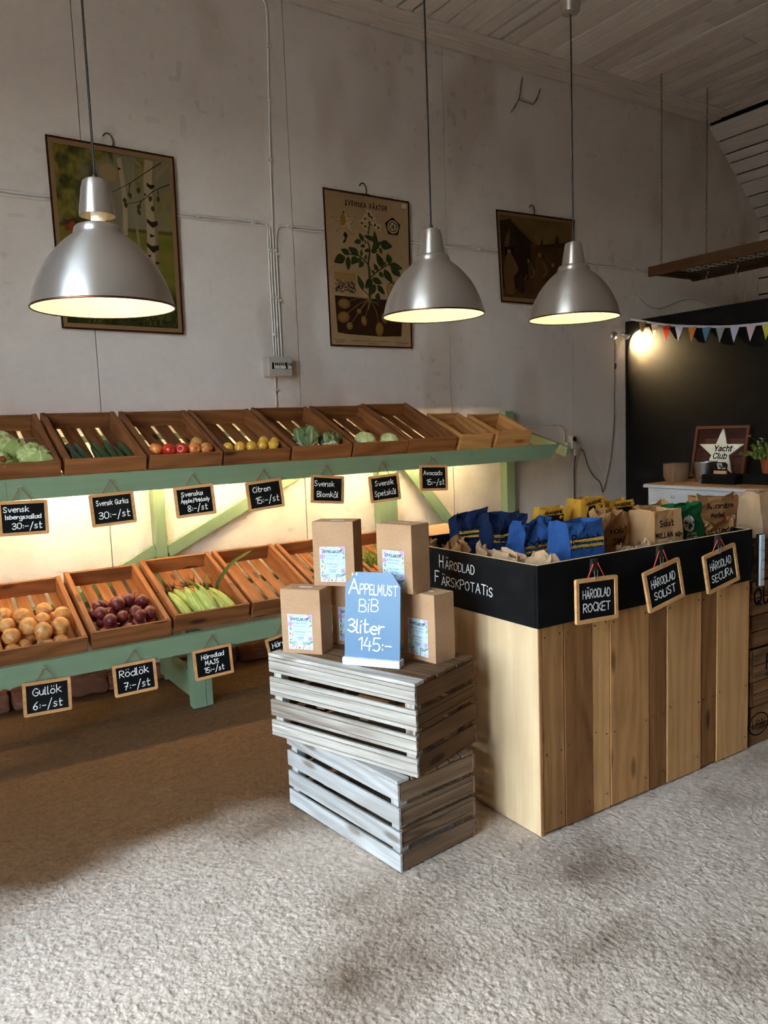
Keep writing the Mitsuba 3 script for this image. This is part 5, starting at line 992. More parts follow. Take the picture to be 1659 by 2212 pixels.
def art_plant(W, H):
    out = [sheet(W, H, lambda u, v: lin(172, 138, 98) * (0.82 + 0.34 * N(u, v, 3, 1)) * (0.93 + 0.14 * N(u, v, 60, 2, 2)), 60, 0.0004, 0.012)]
    soil = sg.Polygon(pl([(0.076, 0.328), (0.48, 0.323), (0.908, 0.324), (0.885, 0.20), (0.868, 0.080), (0.60, 0.072), (0.402, 0.077), (0.20, 0.080), (0.09, 0.089)], H)); out.append(flat(soil, 0.0012, 0.0002, lin(58, 38, 24)))
    out.append(flat(sg.Point(0.60, 0.245 * H).buffer(0.065).intersection(soil), 0.0016, 0.0002, lin(36, 26, 18)))
    r = np.random.default_rng(1)
    for x, y, a, b in P2TUB:
        q = sa.rotate(sa.scale(sg.Point(x, y * H).buffer(1, quad_segs=6), a, b), r.uniform(-12, 12)); out.append(flat(q, 0.0026, 0.0002, lin(122, 88, 46))); out.append(flat(sa.translate(sa.scale(q, 0.7, 0.7), -a * 0.1, b * 0.12), 0.0029, 0.0002, lin(140, 104, 58)))
        out.append(limb([(0.485, 0.315), ((0.485 + x) / 2 + 0.02, (0.315 + y) / 2 + 0.025), (x, y)], 0.007, 0.0022, (126, 98, 60), H))
    out.append(limb([(0.478, 0.325), (0.485, 0.30), (0.47, 0.25)], 0.035, 0.0024, (120, 92, 52), H, 0.7))
    for i, q in enumerate(P2STEM): out.append(limb(q, 0.026 if i == 0 else (0.014 if i < 4 else 0.009), 0.0020, (56, 60, 30), H, 0.4))
    for i, (a, b, c, d, w) in enumerate(P2LEAF):
        out.append(flat(leafshape(a, b, c, d, w * 0.86, H), 0.0030 + 0.00004 * i, 0.0002, lin(52, 58, 32) * (0.85 + 0.3 * r.random()))); out.append(limb([(a, b), ((a + c) / 2, (b + d) / 2), (c, d)], 0.003, 0.0050, (86, 88, 54), H, 0.6))
    for x, y in P2BUD:
        for j in range(5): out.append(flat(leafshape(x, y, x + 0.05 * math.cos(j * 1.26 + x * 9), y + 0.036 * math.sin(j * 1.26 + x * 9), 0.014, H), 0.0024, 0.0002, lin(192, 166, 122) if j % 2 else lin(180, 150, 106)))
        out.append(flat(sg.Point(x, y * H).buffer(0.013), 0.0028, 0.0002, lin(60, 54, 30)))
    st = sg.Polygon(crom(np.array(pl(P2STAR, H)), 3, True)).buffer(0); out += [flat(st, 0.0012, 0.0002, lin(184, 154, 114)), flat(st.boundary.buffer(0.003), 0.0016, 0.0002, lin(140, 108, 70))]
    for tx, ty in P2STAR[::2]: out.append(limb([(0.215, 0.80), (tx, ty)], 0.007, 0.0017, (132, 96, 54), H, 0.8))
    out += [flat(leafshape(0.20, 0.775, 0.222, 0.868, 0.03, H), 0.0021, 0.0002, lin(150, 100, 42)), flat(sg.Point(0.222, 0.868 * H).buffer(0.011), 0.0023, 0.0002, lin(50, 42, 26))]
    out += [flat(sg.Polygon(pl([(0.228, 0.745), (0.262, 0.722), (0.235, 0.70), (0.205, 0.722)], H)), 0.0016, 0.0002, lin(44, 42, 26)), limb([(0.235, 0.71), (0.228, 0.69), (0.205, 0.672)], 0.02, 0.0014, (44, 42, 26), H)]
    def ngon(x, y, rr, n, rot_=90): return sg.Polygon([(x + rr * math.cos(math.radians(rot_ + 360 / n * i)), y * H + rr * math.sin(math.radians(rot_ + 360 / n * i))) for i in range(n)])
    x, y = 0.80, 0.817
    for g, c, z in ((ngon(x, y, 0.098, 5), (40, 38, 32), 0.0012), (sg.Point(x, y * H).buffer(0.066), (182, 150, 110), 0.0015), (sg.Point(x, y * H).buffer(0.050), (44, 40, 32), 0.0018), (sg.Point(x, y * H).buffer(0.041), (186, 158, 116), 0.0021), (sg.Point(x, y * H).buffer(0.018), (80, 66, 44), 0.0024)): out.append(flat(g, z, 0.0002, lin(*c)))
    for j in range(5): out.append(flat(sg.Point(x + 0.03 * math.cos(j * 1.257), y * H + 0.03 * math.sin(j * 1.257)).buffer(0.007), 0.0024, 0.0002, lin(90, 66, 34)))
    out.append(flat(sg.box(0.083, 0.432 * H, 0.327, 0.481 * H), 0.0012, 0.0002, lin(166, 122, 74)))
    for j in range(4): out.append(flat(sg.box(0.083, (0.436 + 0.012 * j) * H, 0.327, (0.438 + 0.012 * j) * H), 0.0016, 0.0002, lin(118, 84, 48)))
    for j in range(120): a, b = r.uniform(0.088, 0.322), r.uniform(0.352, 0.428); out.append(flat(sa.rotate(sa.scale(sg.Point(a, b * H).buffer(1, quad_segs=2), 0.010, 0.005), r.uniform(0, 180)), 0.0014 + 0.000004 * j, 0.0002, lin(46, 40, 32)))
    fr = sa.scale(sg.Point(0.76, 0.395 * H).buffer(1, quad_segs=8), 0.055, 0.07); out += [flat(fr, 0.0014, 0.0002, lin(84, 62, 30)), flat(sa.scale(fr, 0.84, 0.86), 0.0017, 0.0002, lin(176, 142, 88)), flat(sa.scale(fr, 0.6, 0.62), 0.0020, 0.0002, lin(150, 108, 52)), limb([(0.745, 0.45), (0.78, 0.437), (0.80, 0.452)], 0.008, 0.0022, (44, 40, 24), H)]
    def serif(text, x, y, h, x1):
        s, w = lettering(text, h, h * 0.13, 2, gap=6.5, slant=0); s2, _ = lettering(text, h, h * 0.22, 2, gap=6.5, slant=0); b = s2.bounds
        feet = union_all([sg.LineString([(g_.bounds[0] - h * 0.08, g_.bounds[1] + h * 0.03), (g_.bounds[0] + h * 0.26, g_.bounds[1] + h * 0.03)]).buffer(h * 0.035) for g_ in getattr(s2, 'geoms', [s2])])
        return sa.translate(sa.scale(union_all([s2, feet]), (x1 - x) / (b[2] - b[0]), 1, origin=(b[0], 0)), x - b[0], y)
    out.append(flat(serif('SVENSKA VÄXTER', 0.241, 0.918 * H, 0.042, 0.735), 0.0016, 0.0003, lin(36, 32, 28)))
    for j, (a, b, n) in enumerate(((0.045, 0.040, 5), (0.06, 0.030, 4), (0.07, 0.022, 3), (0.44, 0.05, 2), (0.25, 0.036, 18), (0.46, 0.022, 5), (0.80, 0.034, 6), (0.83, 0.026, 4))):
        for q in range(n): out.append(flat(sg.box(a + q * 0.027, b * H, a + q * 0.027 + r.uniform(0.012, 0.024), b * H + 0.006), 0.0014, 0.0002, lin(96, 76, 56)))
    out += [flat(sg.box(0.905, 0.945 * H, 0.972, 0.985 * H), 0.0016, 0.0004, lin(132, 70, 48)), flat(sg.box(0.909, 0.948 * H, 0.968, 0.982 * H), 0.0022, 0.0004, lin(206, 192, 172))]
    return cat(out)
def art_farm(W, H):
    def bg(u, v):
        c = lin(92, 74, 42) + (lin(126, 102, 60) - lin(92, 74, 42)) * N(u, v, 5, 1, 4)
        m = np.clip((0.66 + 0.07 * np.clip(u - 0.4, 0, 1) / 0.55 - v) * 50, 0, 1)[..., None]; g = lin(70, 48, 26) + (lin(98, 70, 36) - lin(70, 48, 26)) * N(u * 2.4, v * 1.2, 9, 3, 4)
        row = (0.5 + 0.5 * np.sin((u - 0.45) / np.clip(0.72 - v, 0.03, 1) * 16))[..., None] * 0.35 * (u > 0.45)[..., None]; c = c * (1 - m) + g * (1 - row) * m
        l = np.clip((0.20 - v) * 8, 0, 1)[..., None]; return c * (1 - l) + lin(84, 60, 34) * (0.5 + N(u, v, 16, 6)) * l
    out = [sheet(W, H, bg, 80)]; r = np.random.default_rng(6)
    out.append(flat(sg.Polygon(pl([(0.03, 0.878), (0.182, 0.924), (0.50, 0.675), (0.437, 0.664), (0.442, 0.16), (0.03, 0.15)], H)), 0.0010, 0.0002, lin(52, 34, 22)))
    for j in range(14): y = 0.64 + 0.018 * j; out.append(flat(sg.box(0.04, y * H, 0.44 - max(0, y - 0.70) * 1.1, (y + 0.004) * H), 0.0013, 0.0002, lin(84, 60, 38)))
    out += [flat(sg.Polygon(pl([(0.175, 0.93), (0.190, 0.892), (0.497, 0.658), (0.535, 0.69)], H)), 0.0016, 0.0002, lin(98, 72, 44)), flat(sg.Polygon(pl([(0.025, 0.882), (0.03, 0.855), (0.19, 0.892), (0.18, 0.93)], H)), 0.0016, 0.0002, lin(66, 46, 28)), flat(sg.Polygon(pl([(0.08, 0.608), (0.233, 0.612), (0.226, 0.44), (0.076, 0.437)], H)), 0.0016, 0.0002, lin(28, 20, 14))]
    out.append(flat(sg.Polygon(pl([(0.45, 0.655), (0.56, 0.675), (0.578, 0.762), (0.60, 0.68), (0.75, 0.705), (0.77, 0.80), (0.80, 0.80), (0.815, 0.715), (0.90, 0.735), (0.95, 0.77), (0.96, 0.70), (0.70, 0.655)], H)), 0.0012, 0.0002, lin(62, 46, 28)))
    def person(x, y, s, c): # a painted figure
        out.extend([flat(sg.Point(x, (y + 0.20 * s) * H).buffer(0.026 * s), 0.0024, 0.0002, lin(128, 92, 58)), flat(sg.Polygon(crom(np.array(pl([(x - 0.05 * s, y + 0.15 * s), (x + 0.05 * s, y + 0.16 * s), (x + 0.085 * s, y), (x + 0.05 * s, y - 0.06 * s), (x + 0.06 * s, y - 0.25 * s), (x - 0.06 * s, y - 0.25 * s), (x - 0.075 * s, y)], H)), 3, True)).buffer(0), 0.0021, 0.0002, lin(*c)), limb([(x + 0.045 * s, y + 0.13 * s), (x + 0.10 * s, y + 0.02 * s), (x + 0.05 * s, y - 0.05 * s)], 0.026 * s, 0.0023, (112, 80, 50), H)])
    person(0.14, 0.36, 1.0, (104, 74, 46)); person(0.30, 0.30, 0.7, (60, 42, 28)); person(0.40, 0.33, 0.75, (78, 54, 34)); person(0.55, 0.36, 1.0, (88, 60, 36)); person(0.74, 0.28, 0.9, (74, 50, 32))
    b = sg.box(0.012, 0.012, W - 0.012, H - 0.012).difference(sg.box(0.034, 0.05, W - 0.034, H - 0.04)); out.append(flat(b.segmentize(0.05), 0.0030, 0.0003, lin(140, 106, 68)))
    return cat(out)
def art_birch_cut(W, H):
    return art_birch(W, H)
poster('birch_poster', 'large old school poster of birch trees and a red cottage, behind the leftmost lamp', ((0.937, 3.175), (1.658, 3.166), (1.651, 2.120), (0.950, 2.133)), art_birch_cut, (52, 28, 20), (142, 110, 74), (1.275, 3.232), (0.085, 0.055))
poster('plant_poster', 'old school poster of a potato plant headed SVENSKA VÄXTER, behind the middle lamp', ((2.669, 3.118), (3.377, 3.112), (3.363, 2.075), (2.687, 2.078)), art_plant, (50, 26, 20), (170, 138, 100), (2.995, 3.182))
poster('farm_poster', 'smaller dark brown old poster of people outside a farmhouse, behind the rightmost lamp', ((4.193, 3.150), (5.062, 3.167), (4.985, 2.455), (4.245, 2.459)), art_farm, (46, 28, 20), (130, 100, 66), (4.59, 3.222))

# ------------------------------------------------------------------ cables, fuse box, sockets
B['cable'] = two(principled(rgb(234, 228, 220), 0.45, 0.4)); B['plastic'] = two(principled(rgb(214, 206, 192), 0.4, 0.45)); B['boxgrey'] = two(principled(rgb(176, 166, 150), 0.45, 0.4))
def cable(name, label, runs, clips=(), r=0.0055, bsdf='cable', parent=None):
    k = thing(name, label, 'cable') if parent is None else parent
    for q in runs: put('run', tube(q, r, 8, spline=5), bsdf, k, smooth=60)
    for x, z in clips: put('clip', box(x - 0.012, x + 0.012, 4.772, 4.80, z - 0.009, z + 0.009, 9, 0.002), 'plastic', k)
    return k
Y = 4.791
def P(q): return [(x, Y, z) for x, z in q]
CAB1 = P([(-0.6, 2.87), (0.5, 2.860), (0.93, 2.855), (1.66, 2.852), (1.80, 2.848), (2.20, 2.853), (2.262, 2.835), (2.280, 2.780), (2.278, 2.5), (2.282, 1.98)])
cable('wall_cable', 'pair of white cables running behind the birch poster, then down to the fuse box', [CAB1, [(x - (0.016 if z < 2.8 else 0), y, z - (0.020 if z >= 2.8 else 0)) for x, y, z in CAB1]], [(0.30, 2.852), (1.79, 2.840), (2.17, 2.842), (2.272, 2.68), (2.272, 2.38), (2.274, 2.14)], r=0.0068)
cable('wall_cable', 'white cable running from the ceiling straight down to the fuse box', [P([(2.300, 4.25), (2.334, 4.18), (2.331, 3.95), (2.312, 3.38), (2.302, 2.86), (2.299, 2.6), (2.300, 1.98)])], [(2.331, 3.95), (2.320, 3.62), (2.309, 3.25), (2.300, 2.68), (2.300, 2.38)], r=0.0068)
CAB2 = P([(2.320, 1.98), (2.319, 2.6), (2.322, 2.77), (2.352, 2.838), (2.44, 2.852), (2.68, 2.853), (3.39, 2.855), (4.20, 2.852), (5.25, 2.842), (5.60, 2.842), (6.03, 2.840)])
cable('wall_cable', 'white cable from the fuse box along the wall past the plant and farm posters', [CAB2, [(x, y, z - 0.018) for x, y, z in CAB2[4:]]], [(2.320, 2.66), (2.320, 2.36), (2.43, 2.845), (3.70, 2.845), (4.05, 2.843), (5.35, 2.833), (5.85, 2.832)], r=0.0068)
cable('wall_cable', 'single white cable between the fuse box and the upper crates', [P([(2.264, 1.875), (2.263, 1.7), (2.266, 1.45)])], [(2.264, 1.78)], r=0.0068)
cw = []
for q in ([(4.52, 4.197), (4.503, 4.118), (4.481, 4.027), (4.396, 3.915)], [(4.481, 4.027), (4.555, 4.020), (4.639, 4.018)], [(4.639, 4.018), (4.681, 4.082), (4.713, 4.151)], [(4.639, 4.018), (4.670, 4.062)]):
    for o_ in (0, 0.012): cw.append(tube([(x + o_ * (i % 2), 4.788 - o_, z + o_ * 0.6) for i, (x, z) in enumerate(q)], 0.0028, 5, lin(74, 58, 46), spline=4) if not o_ else tube([(x + o_ * (i % 2), 4.788 - o_, z + o_ * 0.6) for i, (x, z) in enumerate(q)], 0.0014, 4, lin(90, 74, 60)))
put('cobweb', cat(cw), 'matte', label='dusty dark cobweb high on the wall under the ceiling', cat_='cobweb', kind='stuff')
fb = thing('fuse_box', 'grey fuse box on the wall between the birch and the plant poster', 'fuse box')
put('housing', box(2.185, 2.358, 4.715, 4.80, 1.865, 1.991, 9, 0.006).mv(0, 0, 0), 'boxgrey', fb)
put('window_frame', flat(sg.box(2.205, 1.906, 2.354, 1.956).difference(sg.box(2.209, 1.910, 2.350, 1.952)), 0, 0.004).tf(M(tr(0, 4.7148, 0), STAND)), 'boxgrey', fb)
put('dark_window', box(2.209, 2.350, 4.7130, 4.7148, 1.910, 1.952), 'dark', fb)
for i in range(9):
    x = 2.224 + 0.0138 * i
    if i == 6: continue
    b = put('breaker', box(x, x + 0.0126, 4.706, 4.7128, 1.912, 1.950, 9, 0.001), 'plastic', fb)
    put('switch', box(x + 0.003, x + 0.009, 4.701, 4.7058, 1.932, 1.947, 7, 0.001), 'slate', b)
put('cover_strip', box(2.205, 2.335, 4.712, 4.7148, 1.888, 1.900, 9), 'boxgrey', fb)
so = thing('socket', 'white surface socket with a timer plug right of the green shelf', 'socket')
put('housing', box(4.945, 4.990, 4.765, 4.80, 1.225, 1.320, 9, 0.004), 'plastic', so)
put('timer', box(4.995, 5.050, 4.755, 4.80, 1.262, 1.378, 9, 0.004), 'plastic', so)
put('dial', lathe([(0.001, 0.004), (0.018, 0.004), (0.020, 0.0)], 24).tf(M(tr(5.024, 4.7548, 1.348), STAND)), 'slate', so)
put('outlet', box(5.052, 5.100, 4.762, 4.80, 1.225, 1.300, 9, 0.004), 'plastic', so); put('plug', box(5.012, 5.048, 4.742, 4.7548, 1.205, 1.262, 9, 0.004), 'plastic', so)
cable('socket_cable', 'white cable bending down to the socket from the end of the upper shelf', [P([(4.30, 1.455), (4.55, 1.468), (4.80, 1.475), (4.90, 1.462), (4.935, 1.42), (4.94, 1.322)])], [(4.52, 1.465), (4.80, 1.473)], 0.005)
cable('thin_cable', 'thin cable from the socket to the light under the green shelf', [P([(4.945, 1.25), (4.7, 1.262), (4.45, 1.30), (4.20, 1.27)])], (), 0.003)
cable('black_cord', 'black cord hanging straight down from the timer plug', [[(5.038, 4.75, 1.215), (5.042, 4.775, 1.15), (5.040, 4.78, 0.9), (5.042, 4.78, 0.4), (5.045, 4.78, 0.02)]], (), 0.0062, 'blackmetal')
# ------------------------------------------------------------------ wall spot with its cord
sp = thing('wall_spot', 'small steel spot lamp high on the wall corner, shining on the black partition', 'lamp')
hx, hz = 5.575, 2.235
put('wall_plate', lathe([(0.001, 0.022), (0.030, 0.020), (0.040, 0.010), (0.042, 0.0)], 28).tf(M(tr(hx, 4.80, hz), STAND)), 'steel', sp, smooth=40)
put('arm', tube([[hx, 4.785, hz], [hx + 0.008, 4.745, hz + 0.012], [hx + 0.030, 4.72, hz + 0.008]], 0.006, 8, spline=4), 'steel', sp)
hd = np.array([0.80, -0.42, -0.42]); hd /= np.linalg.norm(hd); h0 = np.array([hx + 0.028, 4.722, hz + 0.008])
HM = frame(h0, np.cross(hd, [0, 0, 1.0]), -hd)
put('head', lathe([(0.001, 0.012), (0.014, 0.010), (0.017, -0.02), (0.026, -0.05), (0.027, -0.055), (0.024, -0.053), (0.015, -0.022), (0.001, -0.015)], 28), 'steel', sp, smooth=40, m=HM)
s_ = trimesh.creation.icosphere(subdivisions=2, radius=0.016)
put('bulb', G(s_.vertices + h0 + hd * 0.046, s_.faces), 'enamel', sp, smooth=True, emitter={'type': 'area', 'radiance': {'type': 'rgb', 'value': [SPOT * 4, SPOT * 3.4, SPOT * 2.4]}})
o = h0 + hd * 0.066
scene['spot_beam'] = {'type': 'spot', 'to_world': T().look_at(origin=o.tolist(), target=(o + hd).tolist(), up=[0, 0, 1]), 'intensity': {'type': 'rgb', 'value': [SPOT * 1.5, SPOT * 1.05, SPOT * 0.52]}, 'cutoff_angle': 62.0, 'beam_width': 20.0}
lc = thing('lamp_cord', 'thin dark cord with an inline switch running from the wall spot down to the socket', 'cable')
q = [(5.572, 2.20), (5.575, 2.10), (5.570, 1.98), (5.572, 1.85), (5.560, 1.70), (5.562, 1.55), (5.545, 1.38), (5.520, 1.20), (5.48, 1.05), (5.44, 0.93), (5.405, 0.862), (5.39, 0.90), (5.36, 0.96), (5.30, 1.0), (5.22, 1.10), (5.16, 1.24), (5.10, 1.262)]
put('cord', tube([(x, 4.785, z) for x, z in q], 0.0033, 6, spline=5), 'blackmetal', lc, smooth=60); put('inline_switch', tube([(5.572, 4.782, 1.995), (5.571, 4.78, 1.985), (5.571, 4.78, 1.955), (5.571, 4.782, 1.945)], [0.004, 0.010, 0.010, 0.004], 10), 'blackmetal', lc, smooth=True)
put('wall_cord_piece', tube([(5.585, 4.788, 2.20), (5.582, 4.788, 2.10), (5.580, 4.788, 1.985)], 0.0028, 6), 'cable', lc)

# ------------------------------------------------------------------ bunting
bp = np.array([(4.72, 2.378), (4.684, 2.368), (4.487, 2.314), (4.355, 2.281), (4.245, 2.260), (4.101, 2.236), (3.949, 2.214), (3.806, 2.196), (3.711, 2.188), (3.575, 2.181), (3.434, 2.176), (3.30, 2.176), (3.10, 2.182), (2.5, 2.215), (1.9, 2.27), (1.25, 2.35)])
bn = thing('bunting', 'string of small pennants in mixed colours along the black partition', 'bunting')
put('string', grid(np.stack([np.stack([0 * bp[:, 0] + 5.70, bp[:, 0], bp[:, 1] + d], 1) for d in (0.010, -0.010)], 1)).col(lin(224, 214, 214)), 'matte', bn)
for y, c, l in ((4.585, (110, 92, 58), 'olive brown'), (4.459, (226, 202, 178), 'cream'), (4.338, (200, 64, 44), 'red'), (4.215, (196, 194, 214), 'lavender'), (4.09, (206, 128, 64), 'orange'), (3.96, (84, 124, 150), 'blue'), (3.834, (140, 156, 150), 'grey-green'), (3.711, (196, 196, 216), 'lavender'), (3.575, (206, 176, 184), 'pink'), (3.448, (196, 186, 84), 'yellow'), (3.32, (190, 90, 70), 'red')):
    z = np.interp(-y, -bp[:, 0], bp[:, 1]) - 0.006; w = 0.040
    put('pennant', G([[5.698, y + w, z], [5.698, y - w, z], [5.690, y + 0.004, z - 0.118], [5.702, y + w, z], [5.702, y - w, z], [5.694, y + 0.004, z - 0.118]], [[0, 1, 2], [3, 5, 4], [0, 2, 5], [0, 5, 3], [1, 4, 5], [1, 5, 2]], None, lin(*c)), 'matte', bn, label=l + ' pennant')

# ------------------------------------------------------------------ the hanging rack
rk = thing('hanging_rack', 'brown wooden rack with a wire grid, hung on chains high above the black partition', 'rack')
RZ = 2.726
for x0 in (5.585, 6.16): put('beam', box(x0, x0 + 0.045, 2.2, 4.44, RZ - 0.04, RZ + 0.04, 11, 0.004), 'wood', rk)
for y0 in (4.36, 3.3, 2.3): put('cross_bar', box(5.631, 6.159, y0, y0 + 0.05, RZ - 0.035, RZ + 0.02, 11, 0.004), 'wood', rk)
out = [tube([[x, 2.3, RZ - 0.028], [x, 4.36, RZ - 0.028]], 0.003, 5) for x in np.linspace(5.66, 6.13, 8)] + [tube([[5.631, y, RZ - 0.024], [6.159, y, RZ - 0.024]], 0.003, 5) for y in np.linspace(2.4, 4.33, 26)]
put('wire_grid', cat(out), 'blackmetal', rk)
def chain(x, y, z0, z1):
    n = int((z1 - z0) / 0.030); th = np.linspace(0, 2 * np.pi, 9); out = []
    for i in range(n):
        z = z0 + 0.030 * i + 0.015; a, b = 0.007 * np.cos(th), 0.019 * np.sin(th)
        p = np.stack([x + (a if i % 2 else 0 * a), y + (0 * a if i % 2 else a), z + b], 1); out.append(tube(p, 0.0026, 4, cap=False))
    return cat(out)
B['chain'] = two(principled(rgb(110, 84, 60), 0.5, 0.4))
for x, y in ((5.607, 4.32), (6.18, 4.30)): put('chain', chain(x, y, RZ + 0.04, CZ), 'chain', rk)
for x, y in ((5.95, 4.13), (5.95, 3.86), (6.05, 3.55), (5.8, 3.3)):
    put('hook', tube([[x, y, RZ - 0.02], [x + 0.012, y, RZ - 0.030], [x, y, RZ - 0.055], [x - 0.016, y, RZ - 0.08], [x, y, RZ - 0.10], [x + 0.018, y, RZ - 0.085]], 0.0035, 6, spline=4), 'steel', rk)
cable('wall_cable', 'loose white cable sagging on the wall below the hanging rack', [P([(5.86, 2.60), (6.1, 2.50), (6.35, 2.55), (6.6, 2.62), (7.0, 2.58), (7.4, 2.50), (7.7, 2.46)])], (), 0.006)

# ------------------------------------------------------------------ the white cabinet and what stands on it
kb = thing('white_cabinet', 'white painted chest of drawers with a brown wooden top, along the black partition', 'cabinet')
KX, KY0, KY1, KZ = 4.90, 1.6, 3.93, 1.008
put('carcass', box(KX + 0.02, 5.70, KY0, KY1 - 0.02, 0.04, KZ - 0.034, 9), 'paint', kb)
put('top_edge', box(KX - 0.012, 5.71, KY0 - 0.02, KY1 + 0.006, KZ - 0.032, KZ - 0.006, 9, 0.008), 'paint', kb)
put('top', box(KX + 0.002, 5.71, KY0 - 0.02, KY1 - 0.008, KZ - 0.0055, KZ, 2, 0.002, 1), 'wood', kb)
for y0, y1 in ((3.472, 3.87), (3.055, 3.44), (2.64, 3.02), (2.22, 2.60)):
    for z0, z1 in ((0.875, 0.962), (0.60, 0.855), (0.32, 0.58)):
        d = put('drawer', box(KX + 0.006, KX + 0.0195, y0 + 0.004, y1 - 0.004, z0 + 0.003, z1 - 0.003, 9, 0.003), 'paint', kb); put('knob', lathe([(0.001, 0.022), (0.010, 0.020), (0.012, 0.013), (0.006, 0.006), (0.006, 0.0)], 14).tf(M(tr(KX + 0.006, (y0 + y1) / 2, (z0 + z1) / 2), rot('y', -90))), 'steel', d)
# star panel leaning on the partition
sf = thing('star_panel', 'dark red-brown framed panel with a white star reading Yacht Club, leaning on the black partition', 'wall art')
pm = M(np.array([[0, 0, -1, 5.575], [-1, 0, 0, 4.005], [0, 1, 0, KZ + 0.001], [0, 0, 0, 1.0]]), rot('x', -12.0))
pw, ph = 0.47, 0.415
put('frame', flat(sg.box(0, 0, pw, ph).difference(sg.box(0.024, 0.024, pw - 0.024, ph - 0.024)), 0, 0.026).col(lin(78, 38, 24)), 'satin', sf, m=pm)
for i in range(5): put('plank', box(0.025, pw - 0.025, 0.025 + i * 0.073, 0.025 + (i + 1) * 0.073 - 0.001, 0.004, 0.012, 10, 0.001), 'wood', sf, m=pm)
pts = [(0.245 + (0.205 if i % 2 == 0 else 0.080) * math.sin(i * math.pi / 5), 0.205 + (0.205 if i % 2 == 0 else 0.080) * math.cos(i * math.pi / 5)) for i in range(10)]
star = sg.Polygon(pts).intersection(sg.box(0.02, 0.024, pw, ph - 0.01))
put('star', flat(star, 0.0122, 0.008).col(lin(222, 222, 208)), 'matte', sf, m=pm)
e1, e2 = meshkit.text_mesh('Yacht', 0.046, 0.0008, True), meshkit.text_mesh('Club', 0.046, 0.0008, True)
def ital(e, x, y): v = np.array(e.vertices); return G(np.stack([(v[:, 0] + 0.16 * v[:, 1]) * 0.92 + x, v[:, 1] + y, v[:, 2] + 0.0203], 1), e.faces)
put('lettering', cat([ital(e1, 0.183, 0.212), ital(e2, 0.180, 0.152)]), 'ink', sf, m=pm)
# pots, bucket, stacks
B['clay'] = two(principled(rgb(120, 92, 66), 0.75, 0.2)); B['zinc'] = two(principled(rgb(178, 178, 176), 0.32, 0.5, metallic=1.0))
def ribbed_pot(r0, r1, h, n=40):
    g = lathe([(0.001, 0.0), (r0, 0.0), (r1 * 0.97, h * 0.25), (r1, h * 0.6), (r1, h), (r1 - 0.008, h), (r1 - 0.010, h * 0.3), (0.001, 0.012)], 96); a = np.arctan2(g.v[:, 1], g.v[:, 0]); q = (g.v[:, 2] > h * 0.1) & (g.v[:, 2] < h * 0.8); k_ = 1 + 0.022 * np.sin(a * n) * q; return G(g.v * np.stack([k_, k_, 1 + 0 * k_], 1), g.f)
put('clay_pot', ribbed_pot(0.072, 0.094, 0.140), 'clay', None, smooth=30, m=tr(5.16, 3.840, KZ), label='grey-brown ribbed clay pot at the left end of the white cabinet', cat_='pot')
k = thing('zinc_bucket', 'small shiny zinc bucket beside the ribbed clay pot', 'bucket')
put('body', lathe([(0.001, 0.002), (0.064, 0.002), (0.066, 0.0), (0.088, 0.146), (0.091, 0.150), (0.088, 0.153), (0.084, 0.148), (0.062, 0.008), (0.001, 0.008)], 48), 'zinc', k, smooth=35, m=tr(5.22, 3.632, KZ))
def stack(name, label, x, y, n, w, d):
    k = thing(name, label, 'napkins'); r = np.random.default_rng(n)
    for i in range(n): put('sheet', box(-d / 2, d / 2, -w / 2, w / 2, 0, 0.0070, 7, 0.001).tf(M(tr(x + r.normal(0, 0.003), y + r.normal(0, 0.004), KZ + 0.0006 + 0.0075 * i), rot('z', r.normal(0, 1.2)))), 'slate', k)
stack('slate_stack', 'stack of thin black slates on the white cabinet, in front of the star panel', 5.17, 3.43, 9, 0.27, 0.18); stack('slate_stack', 'stack of thin black slates at the right edge of the photo, under the flower pot', 5.30, 3.17, 9, 0.27, 0.26)
k = thing('small_price_board', 'tiny black chalkboard in a wooden foot standing on the left stack of slates', 'sign')
mm_ = M(np.array([[0, 0, -1, 5.135], [-1, 0, 0, 3.502], [0, 1, 0, KZ + 0.0700], [0, 0, 0, 1.0]]))
put('foot', box(0.0, 0.096, 0, 0.024, -0.022, 0.0, 4, 0.001), 'wood', k, m=mm_)
put('board', flat(sg.Polygon([(0, 0.0245), (0.098, 0.0245), (0.106, 0.070), (0.088, 0.084), (0.012, 0.084), (-0.006, 0.062)]), -0.013, 0.005), 'slate', k, m=mm_)
put('lettering', flat(words([('Skiffer', 0.042, 0.068, 0.009), ('per st', 0.044, 0.055, 0.009), ('30:-/st', 0.060, 0.036, 0.013)], 0.0026, 2), -0.008, 0.0005), 'chalk', k, m=mm_)
k = thing('potted_flower', 'terracotta pot with a feathery green plant at the right edge of the photo', 'plant')
px_, py_ = 5.34, 3.19
B['terracotta'] = two(principled(rgb(134, 70, 42), 0.7, 0.25))
put('pot', lathe([(0.001, 0.0), (0.050, 0.0), (0.066, 0.10), (0.072, 0.10), (0.073, 0.118), (0.066, 0.118), (0.062, 0.095), (0.001, 0.095)], 40), 'terracotta', k, smooth=35, m=tr(px_, py_, KZ + 0.0690))
r = np.random.default_rng(77)
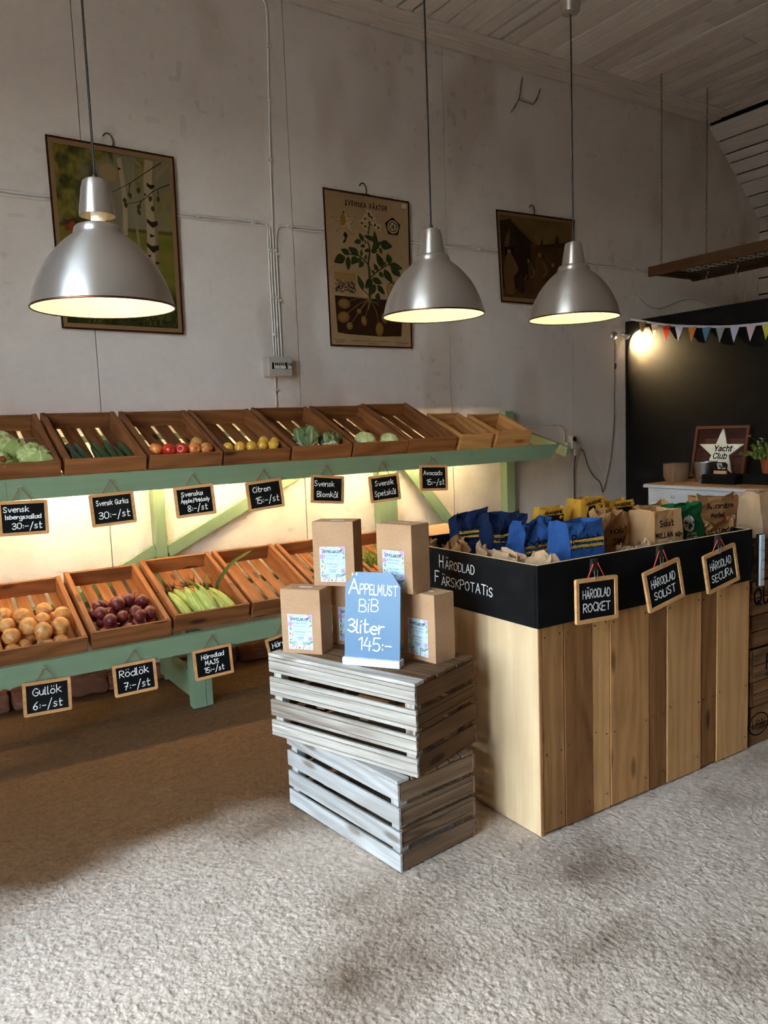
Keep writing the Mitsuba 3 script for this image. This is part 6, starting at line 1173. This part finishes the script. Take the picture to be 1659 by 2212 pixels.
for i in range(44):
    a, e = r.uniform(0, 6.28), r.uniform(0.1, 1.2); L = r.uniform(0.08, 0.17); d = np.array([math.cos(a) * math.cos(e), math.sin(a) * math.cos(e), math.sin(e)]); b = np.array([px_, py_, KZ + 0.168]) + [0.03 * math.cos(a), 0.03 * math.sin(a), 0]
    p = crom([b, b + d * L * 0.6 + [0, 0, 0.015], b + d * L], 4); out = [tube(p, 0.0014, 4, lin(86, 104, 46))]
    for q in p[2:]:
        for j in range(3): e_ = r.normal(0, 1, 3); e_ /= np.linalg.norm(e_); out.append(leaf_sheet(0.026, 0.012, i + j, 0.3, 0.1, 0.2, 5, 3, (96, 118, 46), (140, 150, 70), (150, 160, 90)).tf(frame(q, np.cross(e_, [0.3, 0.2, 0.9]), e_)))
    put('sprig', cat(out), 'leaf', k, smooth=True)
for i in range(4):
    c = np.array([px_ - 0.10 + 0.05 * i, py_ + 0.10 - 0.06 * i, KZ + 0.335 - 0.02 * (i % 2)]); put('flower', cat([tube([[px_, py_, KZ + 0.17], c * 0.5 + 0.5 * np.array([px_, py_, KZ + 0.25]), c], 0.0014, 4, lin(96, 110, 56))] + [leaf_sheet(0.022, 0.014, j, 0.3, 0.1, 0.2, 5, 3, (226, 224, 214), (236, 234, 226), (220, 216, 190)).tf(M(tr(*c), rot('z', 60 * j), rot('x', 15))) for j in range(6)]), 'leaf', k, smooth=True)

# ------------------------------------------------------------------ labels of repeats, told apart by their places
R3 = np.array([[0.8383, -0.5439, -0.0374], [-0.0891, -0.0690, -0.9936], [0.5379, 0.8363, -0.1063]])
NTH = ['leftmost', 'second from the left', 'third from the left', 'fourth from the left', 'fifth from the left', 'sixth from the left', 'seventh from the left', 'eighth from the left', 'ninth from the left', 'tenth from the left', 'eleventh from the left', 'twelfth from the left', 'thirteenth from the left', 'fourteenth from the left', 'fifteenth from the left', 'sixteenth from the left', 'seventeenth from the left']
def rank(group, text, rows=None):
    q = []
    for k_, d in labels.items():
        own = k_ if k_ in scene else next((x_ for x_ in scene if x_.startswith(k_ + '__')), None)
        if d.get('group') == group and own and 'to_world' in scene[own]:
            c = R3 @ (np.array(scene[own]['to_world'].matrix, float).reshape(4, 4)[:3, 3] - [0, 0, 1.5]); q.append((c[1] / c[2], c[0] / c[2], k_))
    q.sort(reverse=True); n = len(rows or [1]); cut = np.array_split(np.arange(len(q)), n)
    for i, part in enumerate(cut):
        for j, (_, k_) in enumerate(sorted((q[p_][1], q[p_][2]) for p_ in part)): labels[k_]['label'] = text + ', ' + NTH[min(j, 16)] + (' in the ' + rows[i] if rows else '')
ROWS = ['front row', 'second row', 'third row', 'back row']
rank('yellow onions in the lower crate', 'yellow onion with papery skin', ROWS)
rank('red onions in the lower crate', 'dark red onion', ROWS)
for l_ in ('deep red apple', 'orange-red apple', 'yellow apple with a red blush'): rank('apples in the upper crate, ' + l_ + 's', l_ + ' in the upper crate')
rank('lemons in the upper crate', 'yellow lemon in the crate above the Citron sign')
rank('cucumbers in the upper crate', 'dark green cucumber above the Svensk Gurka sign')
rank('carrots in the lower crate', 'orange carrot with its feathery top behind the juice boxes')
